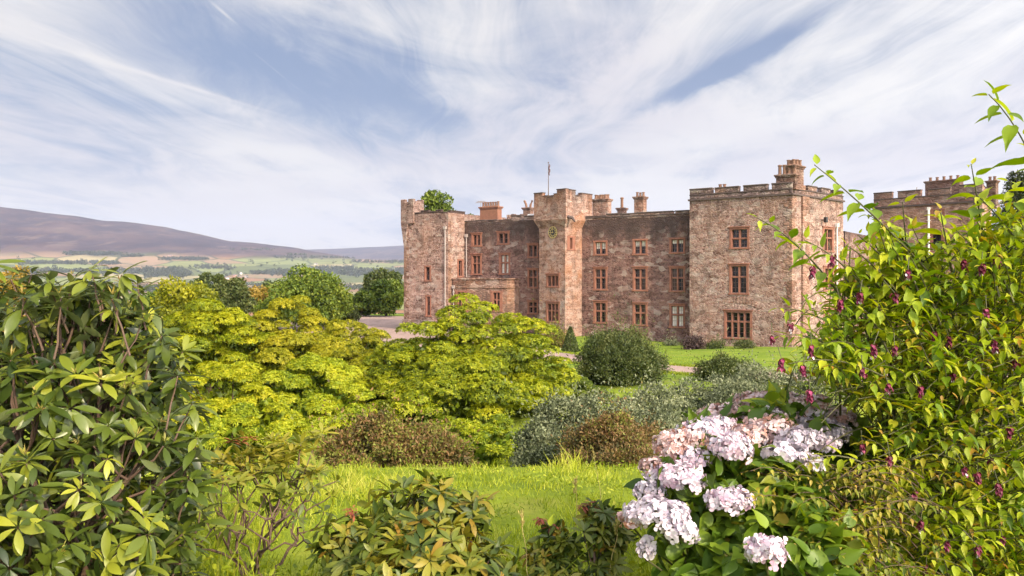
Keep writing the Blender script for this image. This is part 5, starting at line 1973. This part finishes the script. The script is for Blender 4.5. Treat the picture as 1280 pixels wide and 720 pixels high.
# --- golden small-leaved arching shrub under the hydrangea
root = thing('golden_shrub', 'low golden small-leaved arching shrub between the hydrangea and the maroon-flowered shrub', 'shrub')
lo_ = Leaves()
tb = Tubes()
b0 = at(1080, 760, 3.3)
b0[2] = gz(b0[0], b0[1]) - .02
for i in range(95):
    px, py = rng.uniform(925, 1110), rng.uniform(585, 725)
    e = at(px, py, rng.uniform(2.95, 3.35))
    a = at(px + rng.uniform(30, 90), py + rng.uniform(0, 50), 3.3)
    shoot(a, e, .05, 9, rng.uniform(.028, .045), .0022, np.clip(rng.beta(1.8, 2.4), 0, .66), first=.2)
for i in range(12):
    tb.curve(b0 + np.append(rng.normal(0, .08, 2), 0), at(rng.uniform(960, 1110), rng.uniform(610, 700), 3.2), .006, .002, sag=.06, wob=.01, k=7, n=5)
lo_.build('foliage', leaf_mat('golden_small_leaf', [(.08, .12, .012), (.20, .22, .02), (.34, .30, .03), (.40, .30, .05), (.30, .10, .03)], .5, .3), root, True)
tb.build('stem', M_TWIG, root)

# ------------------------------------------------------------------ rough grass on the bank
n_ = 95000
u = rng.random(n_)
Yg = 2.6 * (11.2 / 2.6) ** u
Xg = rng.uniform(-.72, .72, n_) * Yg
cl_n = wavy(Xg, Yg, .8, 4, 6) + .7 * wavy(Xg, Yg, 2.4, 11, 6)
keep = rng.random(n_) < np.clip(.62 + .8 * cl_n, .12, 1)
Xg, Yg, cl_n = Xg[keep], Yg[keep], cl_n[keep]
n_ = len(Xg)
Zg = height(Xg, Yg) - .01
hg = rng.gamma(6, .016, n_) * np.clip(1 + .9 * cl_n, .45, 1.9)
hg *= 1 - .35 * sstep(Yg, 6, 10)
hg *= 1 + 1.5 * sstep(wavy(Xg, Yg * .3, 1.5, 8), .12, .5) * sstep(Yg, 8.2, 9.6)
D = np.stack([rng.normal(0, .42, n_), rng.normal(0, .42, n_), np.ones(n_)], 1)
lo_ = Leaves()
lo_.add(np.stack([Xg, Yg, Zg], 1), D, np.stack([rng.normal(0, 1, n_), rng.normal(-.4, 1, n_), .2 * np.ones(n_)], 1), hg, .004 + .0011 * Yg * .55,
        np.clip(rng.beta(2.5, 2.5, n_) + .22 * cl_n + .35 * wavy(Xg, Yg, 1.7, 15) , 0, 1), tmpl=T_BLADE, bend=rng.uniform(.05, .5, n_))
o = lo_.build('grass', LM_GRASS)
tag(o, 'bright rough grass on the bank between the shrubs', None, None, 'stuff')
# tall weeds and long grass in the lower middle
n_ = 3600
px = np.where(rng.random(n_) < .7, rng.uniform(600, 960, n_), rng.uniform(200, 640, n_))
Yg = rng.uniform(3.2, 4.6, n_)
Xg = (px - 640) / F * Yg
D = np.stack([rng.normal(0, .35, n_), rng.normal(0, .35, n_), np.ones(n_)], 1)
lo_ = Leaves()
lo_.add(np.stack([Xg, Yg, height(Xg, Yg) - .01], 1), D, rand_dirs(n_), rng.gamma(8, .034, n_), rng.uniform(.003, .009, n_), rng.beta(2, 2, n_), tmpl=T_BLADE, bend=rng.uniform(.1, .7, n_))
m_ = 9000
Yg = rng.uniform(3.5, 10.4, m_)
Xg = rng.uniform(-.6, .6, m_) * Yg
k_ = wavy(Xg, Yg, 1.1, 5) > .05
Xg, Yg = Xg[k_], Yg[k_]
m_ = len(Xg)
lo_.add(np.stack([Xg, Yg, height(Xg, Yg) + rng.uniform(.02, .10, m_)], 1), rand_dirs(m_) * np.array([1, 1, .4]), rand_dirs(m_) * .6 + np.array([0, 0, 1.0]), rng.uniform(.025, .06, m_), .03,
        rng.beta(1.6, 3, m_), tmpl=T_OVATE)
m_ = 5200
px = np.where(rng.random(m_) < .5, rng.uniform(560, 960, m_), rng.uniform(220, 700, m_))
Yg = rng.uniform(3.3, 4.5, m_)
Xg = (px - 640) / F * Yg
lo_.add(np.stack([Xg, Yg, height(Xg, Yg) + rng.gamma(3, .035, m_)], 1), rand_dirs(m_) + np.array([0, 0, .2]), rand_dirs(m_) + np.array([0, 0, 1.0]), rng.uniform(.03, .07, m_), .028,
        rng.beta(2, 3, m_), tmpl=T_OVATE)
o = lo_.build('weeds', LM_GRASS)
tag(o, 'long grass and weeds around the rhododendron sprouts and the hydrangea foot', None, None, 'stuff')


def stalk(label, pxb, pxt, pyt, Y, head):
    root = thing('grass_stalk', label, 'grass stalk', 'tall dry grass stalks')
    b = at(pxb, 700, Y)
    b[2] = gz(b[0], b[1]) - .02
    e = at(pxt, pyt, Y)
    tb = Tubes()
    Q = tb.curve(b, e, .0028, .0014, sag=0, wob=.006, k=8, n=5)
    tb.build('stem', M_STRAW, root)
    lo_ = Leaves()
    k = 26
    t = rng.uniform(1 - head, 1, k)
    P = b + (e - b) * t[:, None] + rng.normal(0, .004, (k, 3))
    lo_.add(P, nrm(e - b) + rng.normal(0, .35, (k, 3)), rand_dirs(k), .028, .008, rng.random(k))
    lo_.build('seed_head', LM_STRAW, root)


M_STRAW = simple('straw_stem', (.42, .33, .12), .7)
stalk('dry grass stalk leaning left in front of the rusty brown shrub', 757, 741, 562, 6.5, .14)
stalk('thin upright dry stalk standing over the grass near the sprouts', 718, 719, 600, 4.3, .1)
stalk('yellow stalk leaning beside the lowest white flower head', 748, 772, 650, 3.9, .12)
stalk('tall pale stalk below the pink flower heads', 925, 917, 640, 3.6, .1)
stalk('bent dry stalk beside the low bronze rhododendron', 668, 652, 640, 3.9, .12)

# short tufts breaking up the edges of the lawn by the drive
n_ = 16000
t_ = rng.random(n_)
e_ = np.where(rng.random(n_) < .5, 0, 1)
nx, ny = [4, 8, 11, 14, 24], [57.6, 53, 50.2, 47.8, 42]
fx, fy = [4, 8, 11, 14.5, 25], [64.6, 58, 55, 52.3, 46.5]
k_ = t_ * 4
Xg = np.where(e_ == 0, np.interp(k_, range(5), nx), np.interp(k_, range(5), fx)) + rng.normal(0, .25, n_)
Yg = np.where(e_ == 0, np.interp(k_, range(5), ny) - .35, np.interp(k_, range(5), fy) + .35) + rng.normal(0, .30, n_)
wide = rng.random(n_) < .45
Yg = np.where(wide & (e_ == 1), Yg + rng.gamma(2, 2.5, n_), Yg)
D = np.stack([rng.normal(0, .4, n_), rng.normal(0, .4, n_), np.ones(n_)], 1)
lo_ = Leaves()
lo_.add(np.stack([Xg, Yg, height(Xg, Yg) - .01], 1), D, rand_dirs(n_), np.where(wide, .07, .15) * rng.uniform(.6, 1.3, n_), .05, rng.beta(2, 3, n_), tmpl=T_BLADE, bend=.2)
o = lo_.build('grass', LM_GRASS)
tag(o, 'short grass tufts along the edges of the gravel drive and lawn', None, None, 'stuff')

for (label, px, pt, hw, Y, mt, k) in (('low green plants along the foot of the right tower', 893, 427, 10, 71.6, LM_DARK, 260),
                                      ('grey-green tuft at the foot of the wing wall', 838, 424, 6, 76.5, LM_GREY, 160),
                                      ('low shrub under the lowest window of the right tower', 930, 427, 9, 70.6, LM_DARK, 220)):
    mound('bush', label, 'bush', [(px, pt, hw), (px + hw * .8, pt + 2, hw * .7)], Y, mt, k, .16, .45, 4, 10, (.2, .9), (.3, .5), kind='leaf', inner=160, flat=.8)

# ------------------------------------------------------------------ haze
HZ = MB()
HZ.box((-15800, -15800), (31600, 0), (0, 31600), -120, 1100)
m, t = mat('haze_air')
pv = t.n('ShaderNodeVolumePrincipled', {'Color': (.61, .71, .95), 'Density': 6.5e-5, 'Anisotropy': 0.1})
t.n('ShaderNodeOutputMaterial', {'Volume': pv.outputs[0]})
o = HZ.build('haze', m)
tag(o, 'thin blue evening haze over the valley', None, None, 'stuff')

# ------------------------------------------------------------------ put every empty at its thing's base
from mathutils import Matrix
bpy.context.view_layer.update()
for o in list(S.objects):
    if o.type == 'EMPTY' and o.parent is None and o.children:
        lo = np.full(3, 1e9)
        hi = np.full(3, -1e9)
        for ch in o.children:
            if ch.type == 'MESH':
                b = np.array(ch.bound_box)
                lo = np.minimum(lo, b.min(0))
                hi = np.maximum(hi, b.max(0))
        loc = Vector(((lo[0] + hi[0]) / 2, (lo[1] + hi[1]) / 2, lo[2]))
        o.location = loc
        for ch in o.children:
            ch.matrix_parent_inverse = Matrix.Translation(-loc)
